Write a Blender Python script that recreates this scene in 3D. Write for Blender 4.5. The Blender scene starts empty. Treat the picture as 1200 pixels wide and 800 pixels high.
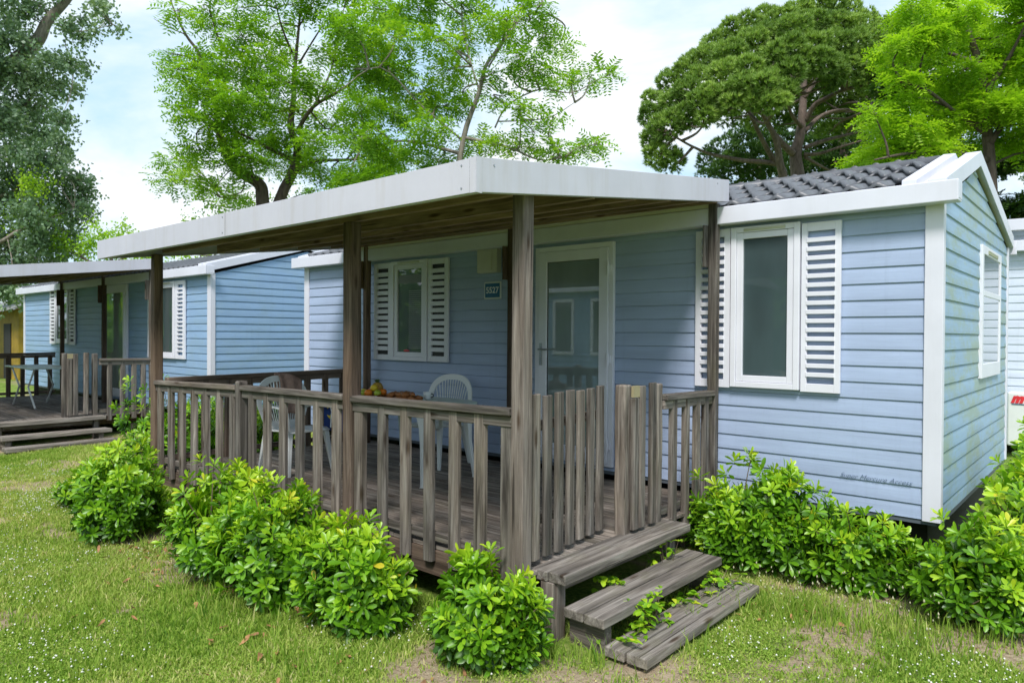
import bpy, math, random
import numpy as np
from mathutils import Vector, Matrix
random.seed(7); rng=np.random.default_rng(7)
R=math.radians
scene=bpy.context.scene
COL=scene.collection
OFF={}
# ---------------------------------------------------------------- helpers
def link(o): COL.objects.link(o); return o
def tag(o,label=None,cat=None,group=None,kind=None):
    if label: o['label']=label
    if cat: o['category']=cat
    if group: o['group']=group
    if kind: o['kind']=kind
    return o
def thing(name,label,cat,loc=(0,0,0),group=None,rz=0):
    o=bpy.data.objects.new(name,None); o.empty_display_size=.2; link(o); o.location=loc
    o.rotation_euler=(0,0,rz)
    OFF[o.name]=Vector(loc) if rz==0 else Vector((0,0,0))
    return tag(o,label,cat,group)
class MB:
    def __init__(s): s.v=[]; s.f=[]
    def add(s,vs,fs):
        n=len(s.v); s.v+= [tuple(p) for p in vs]; s.f+=[tuple(i+n for i in f) for f in fs]; return s
    def box(s,x0,x1,y0,y1,z0,z1,m=None):
        if x0>x1:x0,x1=x1,x0
        if y0>y1:y0,y1=y1,y0
        vs=[(x0,y0,z0),(x1,y0,z0),(x1,y1,z0),(x0,y1,z0),(x0,y0,z1),(x1,y0,z1),(x1,y1,z1),(x0,y1,z1)]
        if m is not None: vs=[m@Vector(p) for p in vs]
        return s.add(vs,[(0,3,2,1),(4,5,6,7),(0,1,5,4),(1,2,6,5),(2,3,7,6),(3,0,4,7)])
    def beam(s,a,b,w,h,up=(0,0,1)):
        a=Vector(a);b=Vector(b);d=(b-a);L=d.length;d.normalize();u=Vector(up)
        r=d.cross(u).normalized();u=r.cross(d)
        m=Matrix((( r.x,d.x,u.x,a.x),(r.y,d.y,u.y,a.y),(r.z,d.z,u.z,a.z),(0,0,0,1)))
        return s.box(-w/2,w/2,0,L,-h/2,h/2,m)
    def prism(s,pts,off):   # pts: 3D polygon ring, extruded by off
        n=len(pts);off=Vector(off);a=[Vector(p) for p in pts];b=[p+off for p in a]
        fs=[tuple(range(n)),tuple(range(2*n-1,n-1,-1))]
        fs+=[(i,i+n,(i+1)%n+n,(i+1)%n) for i in range(n)]
        return s.add(a+b,fs)
    def tube(s,pts,rad,n=8,cap=True):
        pts=[Vector(p) for p in pts]
        if not hasattr(rad,'__len__'): rad=[rad]*len(pts)
        base=len(s.v);rings=[];prev=None
        for i,p in enumerate(pts):
            d=(pts[min(i+1,len(pts)-1)]-pts[max(i-1,0)])
            if d.length<1e-9:d=Vector((0,0,1))
            d.normalize()
            if prev is None:
                r=d.orthogonal().normalized()
            else:
                r=(prev-d*prev.dot(d)); r=r.normalized() if r.length>1e-6 else d.orthogonal().normalized()
            prev=r;u=d.cross(r)
            for k in range(n):
                a=2*math.pi*k/n; s.v.append(tuple(p+(r*math.cos(a)+u*math.sin(a))*rad[i]))
        for i in range(len(pts)-1):
            for k in range(n):
                a=base+i*n+k;b=base+i*n+(k+1)%n
                s.f.append((a,b,b+n,a+n))
        if cap:
            s.f.append(tuple(base+k for k in range(n-1,-1,-1)))
            s.f.append(tuple(base+(len(pts)-1)*n+k for k in range(n)))
        return s
    def lathe(s,prof,c=(0,0,0),n=20,sx=1,sy=1):
        base=len(s.v);c=Vector(c)
        for r,z in prof:
            for k in range(n):
                a=2*math.pi*k/n;s.v.append((c.x+r*sx*math.cos(a),c.y+r*sy*math.sin(a),c.z+z))
        for i in range(len(prof)-1):
            for k in range(n):
                a=base+i*n+k;b=base+i*n+(k+1)%n
                s.f.append((a,b,b+n,a+n))
        s.f.append(tuple(base+k for k in range(n-1,-1,-1)))
        s.f.append(tuple(base+(len(prof)-1)*n+k for k in range(n)))
        return s
    def build(s,name,mat,parent=None,label=None,bevel=0,smooth=False,kind=None,seg=2):
        off=Vector((0,0,0))
        if parent is not None: off=OFF.get(parent.name,Vector((0,0,0)))
        me=bpy.data.meshes.new(name)
        me.from_pydata([(p[0]-off.x,p[1]-off.y,p[2]-off.z) for p in s.v],[],s.f)
        me.materials.append(mat)
        me.update()
        if smooth:
            me.polygons.foreach_set('use_smooth',[True]*len(me.polygons))
        o=bpy.data.objects.new(name,me);link(o)
        if parent is not None: o.parent=parent
        OFF[o.name]=off
        if bevel:
            b=o.modifiers.new('bevel','BEVEL');b.width=bevel;b.segments=seg;b.limit_method='ANGLE';b.angle_limit=R(40);b.harden_normals=False
        if label:o['label']=label
        if kind:o['kind']=kind
        return o
def npmesh(name,V,F,mat,parent=None,tint=None,smooth=False,attr='tint',extra=None):
    """V (n,3) float, F (m,k) int constant k"""
    off=np.zeros(3)
    if parent is not None: off=np.array(OFF.get(parent.name,(0,0,0)))
    V=np.asarray(V,dtype=np.float32)-off.astype(np.float32); F=np.asarray(F,dtype=np.int32)
    me=bpy.data.meshes.new(name); m,k=F.shape
    me.vertices.add(len(V)); me.vertices.foreach_set('co',V.ravel())
    me.loops.add(m*k); me.loops.foreach_set('vertex_index',F.ravel())
    me.polygons.add(m); me.polygons.foreach_set('loop_start',np.arange(0,m*k,k,dtype=np.int32))
    me.polygons.foreach_set('loop_total',np.full(m,k,dtype=np.int32))
    if smooth: me.polygons.foreach_set('use_smooth',np.ones(m,dtype=bool))
    me.update(calc_edges=True)
    if tint is not None:
        a=me.attributes.new(attr,'FLOAT','POINT'); a.data.foreach_set('value',np.asarray(tint,dtype=np.float32))
    if extra:
        for kx,vx in extra.items():
            a=me.attributes.new(kx,'FLOAT','POINT'); a.data.foreach_set('value',np.asarray(vx,dtype=np.float32))
    me.materials.append(mat)
    o=bpy.data.objects.new(name,me);link(o)
    if parent is not None:o.parent=parent
    OFF[o.name]=Vector(off)
    return o
# ---------------------------------------------------------------- camera
F_PX=829.5; yaw,pitch,roll=R(48.91),R(-.534),R(.37); EYE=np.array([0,0,1.82])
f_=np.array([-math.cos(yaw)*math.cos(pitch),math.sin(yaw)*math.cos(pitch),math.sin(pitch)])
ri=np.array([math.sin(yaw),math.cos(yaw),0.]);up_=np.cross(ri,f_)
r2=ri*math.cos(roll)+up_*math.sin(roll);u2=np.cross(r2,f_)
MR=np.array([r2,u2,f_])
def at(u,v,depth):
    """world point that stands `depth` metres out along the view, used to survey where things stand"""
    return EYE+MR.T@(np.array([(u-600)/F_PX,(400-v)/F_PX,1.])*depth)
cam=bpy.data.cameras.new('camera');co=bpy.data.objects.new('camera',cam);link(co);scene.camera=co
cam.sensor_width=36;cam.lens=F_PX/1200*36;cam.clip_end=2000;cam.clip_start=.05
co.matrix_world=Matrix(((r2[0],u2[0],-f_[0],0),(r2[1],u2[1],-f_[1],0),(r2[2],u2[2],-f_[2],EYE[2]),(0,0,0,1)))
cam.dof.use_dof=True;cam.dof.focus_distance=4.9;cam.dof.aperture_fstop=4.0
# ---------------------------------------------------------------- materials
def mat(name):
    m=bpy.data.materials.new(name);m.use_nodes=True;nt=m.node_tree;b=nt.nodes['Principled BSDF']
    return m,nt,b
def N(nt,t,**k):
    n=nt.nodes.new(t)
    for a,b in k.items():
        if a.startswith('i_'):
            n.inputs[a[2:].replace('_',' ')].default_value=b
        else: setattr(n,a,b)
    return n
def ramp(nt,fac,stops):
    r=nt.nodes.new('ShaderNodeValToRGB');e=r.color_ramp.elements
    while len(e)<len(stops):e.new(.5)
    for el,(p,c) in zip(e,stops): el.position=p;el.color=(*c,1) if len(c)==3 else c
    if fac is not None: nt.links.new(fac,r.inputs[0])
    return r
def coords(nt,scale=(1,1,1),kind='Object',loc=(0,0,0)):
    tc=nt.nodes.new('ShaderNodeTexCoord');mp=nt.nodes.new('ShaderNodeMapping')
    mp.inputs['Scale'].default_value=scale;mp.inputs['Location'].default_value=loc
    nt.links.new(tc.outputs[kind],mp.inputs[0]);return mp.outputs[0]
def noise(nt,vec,scale,detail=4,rough=.55,dist=0):
    n=nt.nodes.new('ShaderNodeTexNoise');n.inputs['Scale'].default_value=scale;n.inputs['Detail'].default_value=detail
    n.inputs['Roughness'].default_value=rough;n.inputs['Distortion'].default_value=dist
    if vec is not None: nt.links.new(vec,n.inputs['Vector'])
    return n.outputs['Fac']
def mixc(nt,fac,a,b,mode='MIX'):
    m=nt.nodes.new('ShaderNodeMix');m.data_type='RGBA';m.blend_type=mode
    for s,x in ((0,fac),(6,a),(7,b)):
        if isinstance(x,(int,float)): m.inputs[s].default_value=x
        elif isinstance(x,tuple): m.inputs[s].default_value=(*x,1)
        else: nt.links.new(x,m.inputs[s])
    return m.outputs[2]
def math_(nt,op,a,b=None,c=None,clamp=False):
    m=nt.nodes.new('ShaderNodeMath');m.operation=op;m.use_clamp=clamp
    for i,x in enumerate((a,b,c)):
        if x is None: continue
        if isinstance(x,(int,float)): m.inputs[i].default_value=x
        else: nt.links.new(x,m.inputs[i])
    return m.outputs[0]
def bump(nt,b,h,strength=.3,dist=.01):
    n=nt.nodes.new('ShaderNodeBump');n.inputs['Strength'].default_value=strength;n.inputs['Distance'].default_value=dist
    nt.links.new(h,n.inputs['Height']);nt.links.new(n.outputs[0],b.inputs['Normal'])
def plain(name,c,rough=.5,var=.06,scale=8,spec=.5,metal=0,bmp=0):
    m,nt,b=mat(name);v=coords(nt)
    n=noise(nt,v,scale,5)
    lo=tuple(x*(1-var*1.6) for x in c);hi=tuple(min(1,x*(1+var)) for x in c)
    r=ramp(nt,n,[(.3,lo),(.7,hi)]);nt.links.new(r.outputs[0],b.inputs['Base Color'])
    b.inputs['Roughness'].default_value=rough;b.inputs['Specular IOR Level'].default_value=spec;b.inputs['Metallic'].default_value=metal
    if bmp: bump(nt,b,noise(nt,v,scale*12,3),bmp,.002)
    return m
def wood(axis,name,dark=(.045,.038,.033),mid=(.155,.138,.122),light=(.34,.315,.285),warm=(.21,.15,.10),warmth=.3,moss=0):
    m,nt,b=mat(name)
    oi=nt.nodes.new('ShaderNodeObjectInfo')
    tc=nt.nodes.new('ShaderNodeTexCoord')
    # shift the grain by a random amount per object so no two boards match
    cmb=nt.nodes.new('ShaderNodeCombineXYZ')
    for i,k in enumerate((37.,51.,23.)): nt.links.new(math_(nt,'MULTIPLY',oi.outputs['Random'],k),cmb.inputs[i])
    add=nt.nodes.new('ShaderNodeVectorMath');add.operation='ADD';nt.links.new(tc.outputs['Object'],add.inputs[0]);nt.links.new(cmb.outputs[0],add.inputs[1])
    def mp(s,l):
        sc=[s,s,s];sc[axis]=l
        q=nt.nodes.new('ShaderNodeMapping');q.inputs['Scale'].default_value=sc;nt.links.new(add.outputs[0],q.inputs[0]);return q.outputs[0]
    g1=noise(nt,mp(24,1.5),1,7,.6,.9);g2=noise(nt,mp(120,4),1,4,.7);blot=noise(nt,mp(5,1.3),1,4,.6)
    base=ramp(nt,g1,[(.28,dark),(.5,mid),(.74,light)])
    wm=ramp(nt,g1,[(.3,tuple(x*.45 for x in warm)),(.7,tuple(x*1.35 for x in warm))])
    wf=math_(nt,'ADD',math_(nt,'MULTIPLY',oi.outputs['Random'],warmth),math_(nt,'MULTIPLY',math_(nt,'SUBTRACT',blot,.45),1.6),clamp=True)
    wf=math_(nt,'MULTIPLY',wf,min(1,warmth*2))
    c=mixc(nt,wf,base.outputs[0],wm.outputs[0])
    fine=ramp(nt,g2,[(.33,(.68,.68,.68)),(.62,(1.1,1.1,1.1))])
    big=ramp(nt,noise(nt,mp(7,.9),1,4,.6),[(.32,(.60,.59,.58)),(.66,(1.22,1.21,1.2))])
    c=mixc(nt,.85,c,big.outputs[0],'MULTIPLY')
    c=mixc(nt,.8,c,fine.outputs[0],'MULTIPLY')
    # knots
    vo=nt.nodes.new('ShaderNodeTexVoronoi');vo.inputs['Scale'].default_value=1;nt.links.new(mp(9,2.1),vo.inputs['Vector'])
    kn=ramp(nt,vo.outputs['Distance'],[(.07,(.0,.0,.0)),(.17,(1,1,1))])
    c=mixc(nt,.85,c,mixc(nt,kn.outputs[0],(.26,.17,.10),(1.,1.,1.)),'MULTIPLY')
    ck=ramp(nt,noise(nt,mp(95,1.0),1,2,.5,.8),[(.30,(.28,.26,.25)),(.36,(1,1,1))])
    c=mixc(nt,.9,c,ck.outputs[0],'MULTIPLY')
    # per board brightness
    br=math_(nt,'ADD',math_(nt,'MULTIPLY',oi.outputs['Random'],.45),.78)
    cb=nt.nodes.new('ShaderNodeCombineXYZ')
    for i in range(3): nt.links.new(br,cb.inputs[i])
    c=mixc(nt,1.0,c,cb.outputs[0],'MULTIPLY')
    if moss:
        mn=ramp(nt,noise(nt,mp(6,3),1,5,.7),[(.5,(0,0,0)),(.7,(moss,moss,moss))])
        c=mixc(nt,mn.outputs[0],c,(.16,.17,.06))
    nt.links.new(c,b.inputs['Base Color']);b.inputs['Roughness'].default_value=.85;b.inputs['Specular IOR Level'].default_value=.25
    h=math_(nt,'ADD',g1,math_(nt,'MULTIPLY',g2,.6));bump(nt,b,h,.55,.004)
    return m
WX,WY,WZ=wood(0,'weathered_wood_x',moss=.12),wood(1,'weathered_wood_y',moss=.35),wood(2,'weathered_wood_z',moss=.1)
bk=dict(dark=(.045,.031,.023),mid=(.135,.098,.072),light=(.23,.175,.135),warm=(.17,.105,.062),warmth=.4)
BX,BY,BZ=wood(0,'brown_wood_x',**bk),wood(1,'brown_wood_y',**bk),wood(2,'brown_wood_z',**bk)
bz2=dict(dark=(.05,.036,.028),mid=(.125,.095,.075),light=(.215,.175,.145),warm=(.15,.09,.055),warmth=.5)
PZ=wood(2,'post_wood',**bz2)
PY=wood(1,'rail_wood_y',dark=(.08,.06,.045),mid=(.20,.155,.12),light=(.32,.26,.21),warm=(.22,.15,.1),warmth=.4)
QX=wood(0,'beam_wood',dark=(.12,.08,.055),mid=(.27,.19,.135),light=(.38,.29,.22),warm=(.30,.19,.12),warmth=.4)
TY=wood(1,'tread_wood',dark=(.075,.066,.058),mid=(.23,.205,.18),light=(.43,.40,.36),warm=(.26,.20,.14),warmth=.25,moss=.2)
CZ=wood(2,'corner_post_wood',dark=(.075,.06,.052),mid=(.19,.16,.14),light=(.32,.28,.25),warm=(.2,.14,.1),warmth=.35)
def siding_mat(name,base,algae=0):
    m,nt,b=mat(name);v=coords(nt)
    n1=noise(nt,coords(nt,(1.2,1.2,9)),1,4);n2=noise(nt,coords(nt,(3,3,160)),1,3)
    r=ramp(nt,n1,[(.3,tuple(x*.9 for x in base)),(.7,tuple(x*1.07 for x in base))])
    c=mixc(nt,.35,r.outputs[0],ramp(nt,n2,[(.35,(.86,.86,.86)),(.65,(1.05,1.05,1.05))]).outputs[0],'MULTIPLY')
    # drips and grime
    dr=ramp(nt,noise(nt,coords(nt,(22,22,.9)),1,5,.7),[(.55,(0,0,0)),(.8,(.35,.35,.35))])
    c=mixc(nt,dr.outputs[0],c,tuple(x*.72 for x in base))
    if algae:
        a1=noise(nt,coords(nt,(1.1,1.6,3.4),loc=(3,1,2)),1.0,5,.62,.3);a2=noise(nt,coords(nt,(7,7,20)),1,4,.65)
        am=ramp(nt,math_(nt,'ADD',a1,math_(nt,'MULTIPLY',math_(nt,'SUBTRACT',a2,.5),.55)),[(.43,(0,0,0)),(.64,(algae,algae,algae))])
        c=mixc(nt,am.outputs[0],c,(.31,.38,.22))
    nt.links.new(c,b.inputs['Base Color']);b.inputs['Roughness'].default_value=.52;b.inputs['Specular IOR Level'].default_value=.35
    bump(nt,b,math_(nt,'ADD',math_(nt,'MULTIPLY',n2,.12),noise(nt,coords(nt,(1.3,1.3,2.2)),1.6,2)),.35,.02)
    return m
SID=siding_mat('blue_siding',(.375,.458,.625))
SIDG=siding_mat('blue_siding_algae',(.31,.45,.60),.62)
SIDN=siding_mat('neighbour_siding',(.27,.41,.60),.12)
SIDW=siding_mat('pale_siding',(.62,.68,.78))
def trim_mat(name,c,streak=.3,tone=(.45,.43,.38)):
    m,nt,b=mat(name)
    s=noise(nt,coords(nt,(7,7,.5)),1,6,.75,.2);blot=noise(nt,coords(nt),2.2,5,.6)
    k=ramp(nt,s,[(.5,(0,0,0)),(.8,(streak,streak,streak))])
    k2=ramp(nt,blot,[(.35,(.94,.94,.94)),(.65,(1.02,1.02,1.02))])
    cc=mixc(nt,1.,mixc(nt,k.outputs[0],c,tone),k2.outputs[0],'MULTIPLY')
    nt.links.new(cc,b.inputs['Base Color']);b.inputs['Roughness'].default_value=.42;b.inputs['Specular IOR Level'].default_value=.4
    return m
TRIM=trim_mat('white_trim',(.70,.70,.77),.14)
FAS=trim_mat('awning_fascia_metal',(.57,.555,.61),.42,(.42,.37,.31))
FRAME=trim_mat('window_frame_plastic',(.78,.78,.84),.06)
LINING=plain('ivory_lining',(.62,.60,.50),.5,.04,5)
def glass_mat(name,c,refl=.12,rough=.02):
    m,nt,b=mat(name);n=noise(nt,coords(nt,(3,3,1.1)),1,3)
    r=ramp(nt,n,[(.3,tuple(x*.8 for x in c)),(.7,tuple(x*1.2 for x in c))])
    nt.links.new(r.outputs[0],b.inputs['Base Color']);b.inputs['Roughness'].default_value=.5
    g=nt.nodes.new('ShaderNodeBsdfGlossy');g.inputs['Roughness'].default_value=rough
    mx=nt.nodes.new('ShaderNodeMixShader');lw=nt.nodes.new('ShaderNodeFresnel');lw.inputs[0].default_value=1.5
    fa=math_(nt,'ADD',math_(nt,'MULTIPLY',lw.outputs[0],1.6),refl,clamp=True)
    nt.links.new(fa,mx.inputs[0]);nt.links.new(b.outputs[0],mx.inputs[1]);nt.links.new(g.outputs[0],mx.inputs[2])
    nt.links.new(mx.outputs[0],nt.nodes['Material Output'].inputs[0])
    return m
GL_DARK=glass_mat('window_glass',(.045,.075,.08),.06)
GL_DOOR=glass_mat('door_glass',(.22,.28,.265),.16)
GL_TEAL=glass_mat('gable_glass',(.16,.38,.40),.16)
TILE=plain('dark_roof_tile',(.105,.11,.122),.42,.16,9,.5,bmp=.12)
PLASTIC=plain('white_plastic',(.74,.76,.74),.35,.03,6)
TABLE=plain('green_white_plastic',(.50,.60,.55),.35,.05,6)
METAL=plain('steel',(.42,.42,.42),.35,.1,10,metal=.9)
RUBBER=plain('seal_and_slot_shade',(.03,.03,.03),.6)
DARK=plain('dark_void',(.02,.02,.02),.8)
def bark(name,a,b_):
    m,nt,b=mat(name);n=noise(nt,coords(nt,(6,6,1.5)),2.2,7,.7,.4)
    r=ramp(nt,n,[(.3,a),(.7,b_)]);nt.links.new(r.outputs[0],b.inputs['Base Color']);b.inputs['Roughness'].default_value=.9;bump(nt,b,n,.7,.03);return m
BARK_L=bark('locust_bark',(.045,.032,.024),(.16,.12,.09));BARK_P=bark('pine_bark',(.06,.045,.038),(.24,.18,.15))
BARK_W=bark('pale_bark',(.12,.10,.08),(.34,.30,.25));STEM=bark('stem_bark',(.07,.05,.03),(.2,.15,.09))
def leaf_mat(name,stops,trans=.35,rough=.45,spec=.4,nscale=1.5):
    m,nt,b=mat(name);at_=nt.nodes.new('ShaderNodeAttribute');at_.attribute_name='tint'
    v=math_(nt,'ADD',at_.outputs['Fac'],math_(nt,'MULTIPLY',math_(nt,'SUBTRACT',noise(nt,coords(nt),nscale,3),.5),.5))
    r=ramp(nt,v,stops);nt.links.new(r.outputs[0],b.inputs['Base Color'])
    b.inputs['Roughness'].default_value=rough;b.inputs['Specular IOR Level'].default_value=spec
    t=nt.nodes.new('ShaderNodeBsdfTranslucent');mx=nt.nodes.new('ShaderNodeMixShader');mx.inputs[0].default_value=trans
    c2=mixc(nt,1.,r.outputs[0],(1.25,1.3,.6),'MULTIPLY');nt.links.new(c2,t.inputs[0])
    nt.links.new(b.outputs[0],mx.inputs[1]);nt.links.new(t.outputs[0],mx.inputs[2]);nt.links.new(mx.outputs[0],nt.nodes['Material Output'].inputs[0])
    return m
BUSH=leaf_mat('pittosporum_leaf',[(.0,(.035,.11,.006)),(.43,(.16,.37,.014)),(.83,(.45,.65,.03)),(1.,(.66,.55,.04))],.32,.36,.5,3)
LOC=leaf_mat('locust_leaf',[(0,(.075,.18,.012)),(.5,(.21,.41,.022)),(1,(.44,.60,.045))],.45)
LOCY=leaf_mat('bright_locust_leaf',[(0,(.15,.30,.015)),(.5,(.33,.54,.025)),(1,(.52,.70,.06))],.45)
PIN=leaf_mat('pine_needle',[(0,(.08,.16,.03)),(.5,(.22,.35,.065)),(1,(.42,.56,.13))],.25,.5)
POP=leaf_mat('poplar_leaf',[(0,(.08,.145,.075)),(.5,(.18,.28,.155)),(1,(.33,.43,.26))],.3)
DKL=leaf_mat('dark_leaf',[(0,(.02,.05,.01)),(.5,(.05,.12,.02)),(1,(.12,.22,.03))],.3)
GRS=leaf_mat('grass_blade',[(0,(.11,.23,.025)),(.42,(.26,.40,.05)),(.78,(.45,.52,.13)),(1,(.66,.58,.30))],.35,.6,.2,1.2)
# ---------------------------------------------------------------- ground
def vnoise(x,y,s,seed):
    r=np.random.default_rng(seed);T=r.random((64,64))
    X=x/s;Y=y/s;xi=np.floor(X).astype(int);yi=np.floor(Y).astype(int);fx=X-xi;fy=Y-yi
    fx=fx*fx*(3-2*fx);fy=fy*fy*(3-2*fy)
    g=lambda a,b:T[(a)%64,(b)%64]
    return (g(xi,yi)*(1-fx)+g(xi+1,yi)*fx)*(1-fy)+(g(xi,yi+1)*(1-fx)+g(xi+1,yi+1)*fx)*fy
def gz(x,y):
    x=np.asarray(x,float);y=np.asarray(y,float)
    return -.055*np.exp(-((x+1.85)**2/.5+(y-4.25)**2/.6))+.08+.032*(np.clip(y,-1,5.3)-3.2)+.03*(vnoise(x+90,y+90,1.3,3)-.5)*np.exp(-((x+4)**2+(y-3)**2)/200.)
def cover(x,y):
    c=.5*vnoise(x+50,y+50,.75,11)+.28*vnoise(x+50,y+50,.28,12)+.22*vnoise(x+50,y+50,.09,13)
    # trodden, dry earth in front of the steps and along the lawn edge
    for (a,b,r,s) in ((-1.3,3.6,1.0,.10),(-2.6,2.7,.7,.14),(-1.0,4.2,.9,.03),(-4.2,1.9,.6,.14),(-9.5,2.4,1.2,.22)):
        c=c-.55*s*np.exp(-(((x-a)**2+(y-b)**2)/(r*r)))
    return c
def axis(vals): return np.unique(np.concatenate(vals))
gx=axis([np.linspace(-600,-60,14),np.linspace(-60,-14,24),np.arange(-14,3,.07),np.linspace(3,30,16),np.linspace(30,400,10)])
gy=axis([np.linspace(-300,-20,8),np.linspace(-20,.0,12),np.arange(0,7,.07),np.linspace(7,40,18),np.linspace(40,800,14)])
GX,GY=np.meshgrid(gx,gy);V=np.stack([GX.ravel(),GY.ravel(),gz(GX,GY).ravel()],1)
nx,ny=len(gx),len(gy);I=np.arange(nx*ny).reshape(ny,nx)
Fq=np.stack([I[:-1,:-1],I[:-1,1:],I[1:,1:],I[1:,:-1]],-1).reshape(-1,4)
m,nt,b=mat('lawn_soil');a_=nt.nodes.new('ShaderNodeAttribute');a_.attribute_name='cover'
nn=noise(nt,coords(nt),34,6,.7);n3=noise(nt,coords(nt),3.2,4,.6)
soil=ramp(nt,nn,[(.3,(.20,.15,.095)),(.5,(.36,.28,.185)),(.7,(.50,.41,.29))])
grn=ramp(nt,math_(nt,'ADD',nn,math_(nt,'MULTIPLY',math_(nt,'SUBTRACT',n3,.5),.7)),[(.3,(.07,.14,.02)),(.5,(.165,.25,.042)),(.72,(.30,.35,.10))])
fc=ramp(nt,math_(nt,'ADD',a_.outputs['Fac'],math_(nt,'MULTIPLY',math_(nt,'SUBTRACT',nn,.5),.35)),[(.27,(0,0,0)),(.43,(1,1,1))])
nt.links.new(mixc(nt,fc.outputs[0],soil.outputs[0],grn.outputs[0]),b.inputs['Base Color']);b.inputs['Roughness'].default_value=.95;b.inputs['Specular IOR Level'].default_value=.1
bump(nt,b,nn,.8,.03)
g=npmesh('ground',V,Fq,m,tint=cover(V[:,0],V[:,1]),attr='cover',smooth=True);tag(g,kind='structure')
def proj(P):
    q=(P-EYE)@MR.T;return 600+F_PX*q[:,0]/q[:,2],400-F_PX*q[:,1]/q[:,2],q[:,2]
def blades(n,xr,yr,dens,hgt,wid,seed):
    r=np.random.default_rng(seed);x=r.uniform(*xr,n);y=r.uniform(*yr,n);P=np.stack([x,y,gz(x,y)],1)
    d=P@MR[2]-EYE@MR[2]
    c=cover(x,y);p=dens(d)*np.clip((c-.24)/.17,.13,1)
    keep=(r.random(n)<p)&(d>2.6)
    inh=((x<-1.0)&(y>5.62)&(x>-8.8))|((x<-2.6)&(x>-7.5)&(y>3.15)&(y<5.6));keep&=~inh
    keep&=~((x<-1.83)&(x>-2.6)&(y>3.12)&(y<4.7)&(r.random(n)>.12))
    keep&=~((x<-1.83-10.09)&(x>-2.7-10.09)&(y>2.7)&(y<4.4))
    return P[keep],c[keep],r
def grass(n,xr,yr,dens,seed,h0=.010,h1=.034,w=.0042):
    P,c,r=blades(n,xr,yr,dens,None,None,seed);n=len(P)
    tall=vnoise(P[:,0]+20,P[:,1]+20,.5,33)
    h=r.uniform(h0,h1,n)*(.6+1.0*tall)*(1+.4*(r.random(n)<.05)*1.5)
    a=r.uniform(0,2*np.pi,n);lean=r.uniform(.15,.9,n)*h;b_=a+r.normal(0,1,n)
    side=np.stack([np.cos(a),np.sin(a),0*a],1)*(w*r.uniform(.6,1.3,n))[:,None]
    tip=P+np.stack([np.cos(b_)*lean,np.sin(b_)*lean,h],1)
    mid=P+np.stack([np.cos(b_)*lean*.35,np.sin(b_)*lean*.35,h*.6],1)
    V=np.stack([P-side-[0,0,.004],P+side-[0,0,.004],mid+side*.8,tip,mid-side*.8],1).reshape(-1,3)
    i=np.arange(n)*5
    F=np.concatenate([np.stack([i,i+1,i+2,i+4],1),np.stack([i+4,i+2,i+3,i+3],1)])
    t=np.clip(.26+.45*vnoise(P[:,0]+7,P[:,1]+7,.9,21)+.25*vnoise(P[:,0]+3,P[:,1]+3,.22,24)+r.normal(0,.19,n)+.35*np.clip(.45-c,0,1)*2*r.random(n),0,1)
    return V,F,np.repeat(t,5)
V1,F1,t1=grass(1250000,(-12.5,2.4),(-.4,7.3),lambda d:np.clip(1.35-(d-3.3)*.11,.30,1),5)
# drop degenerate fourth corner: triangles for the tips are made as quads with a repeated index, so split meshes
def tri_split(V,F,t):
    q=F[F[:,2]!=F[:,3]];tr=F[F[:,2]==F[:,3]][:,:3];tr2=np.concatenate([q[:,[0,1,2]],q[:,[0,2,3]],tr]);return V,tr2,t
V1,F1,t1=tri_split(V1,F1,t1)
# clover and other flat little leaves between the blades
P_,c_,r_=blades(520000,(-11,.6),(.9,5.6),lambda d:np.clip(1.2-(d-3.3)*.12,.2,1),None,None,77)
q_=r_.random(len(P_))<np.clip((vnoise(P_[:,0]+60,P_[:,1]+60,.5,88)-.25)*1.8,.1,1);P_=P_[q_];n_=len(P_)
a_=r_.uniform(0,6.28,n_);e1=np.stack([np.cos(a_),np.sin(a_),r_.normal(0,.35,n_)],1);e2=np.stack([-np.sin(a_),np.cos(a_),r_.normal(0,.35,n_)],1)
s_=(r_.uniform(.003,.0075,n_))[:,None];P_=P_+np.stack([0*a_,0*a_,r_.uniform(.006,.026,n_)],1)
Vc=np.stack([P_-e1*s_,P_-e2*s_*.8,P_+e1*s_,P_+e2*s_*.8],1).reshape(-1,3);i_=np.arange(n_)*4+len(V1)
F1=np.concatenate([F1,np.stack([i_,i_+1,i_+2],1),np.stack([i_,i_+2,i_+3],1)]);V1=np.concatenate([V1,Vc])
t1=np.concatenate([t1,np.repeat(np.clip(.42+.35*(vnoise(P_[:,0]+5,P_[:,1]+9,.6,71)-.5)+r_.normal(0,.16,n_),0,1),4)])
gr=npmesh('grass',V1,F1,GRS,tint=t1);tag(gr,'short patchy green lawn grass thinning to dry earth in front of the cabin','grass',kind='stuff')
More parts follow.
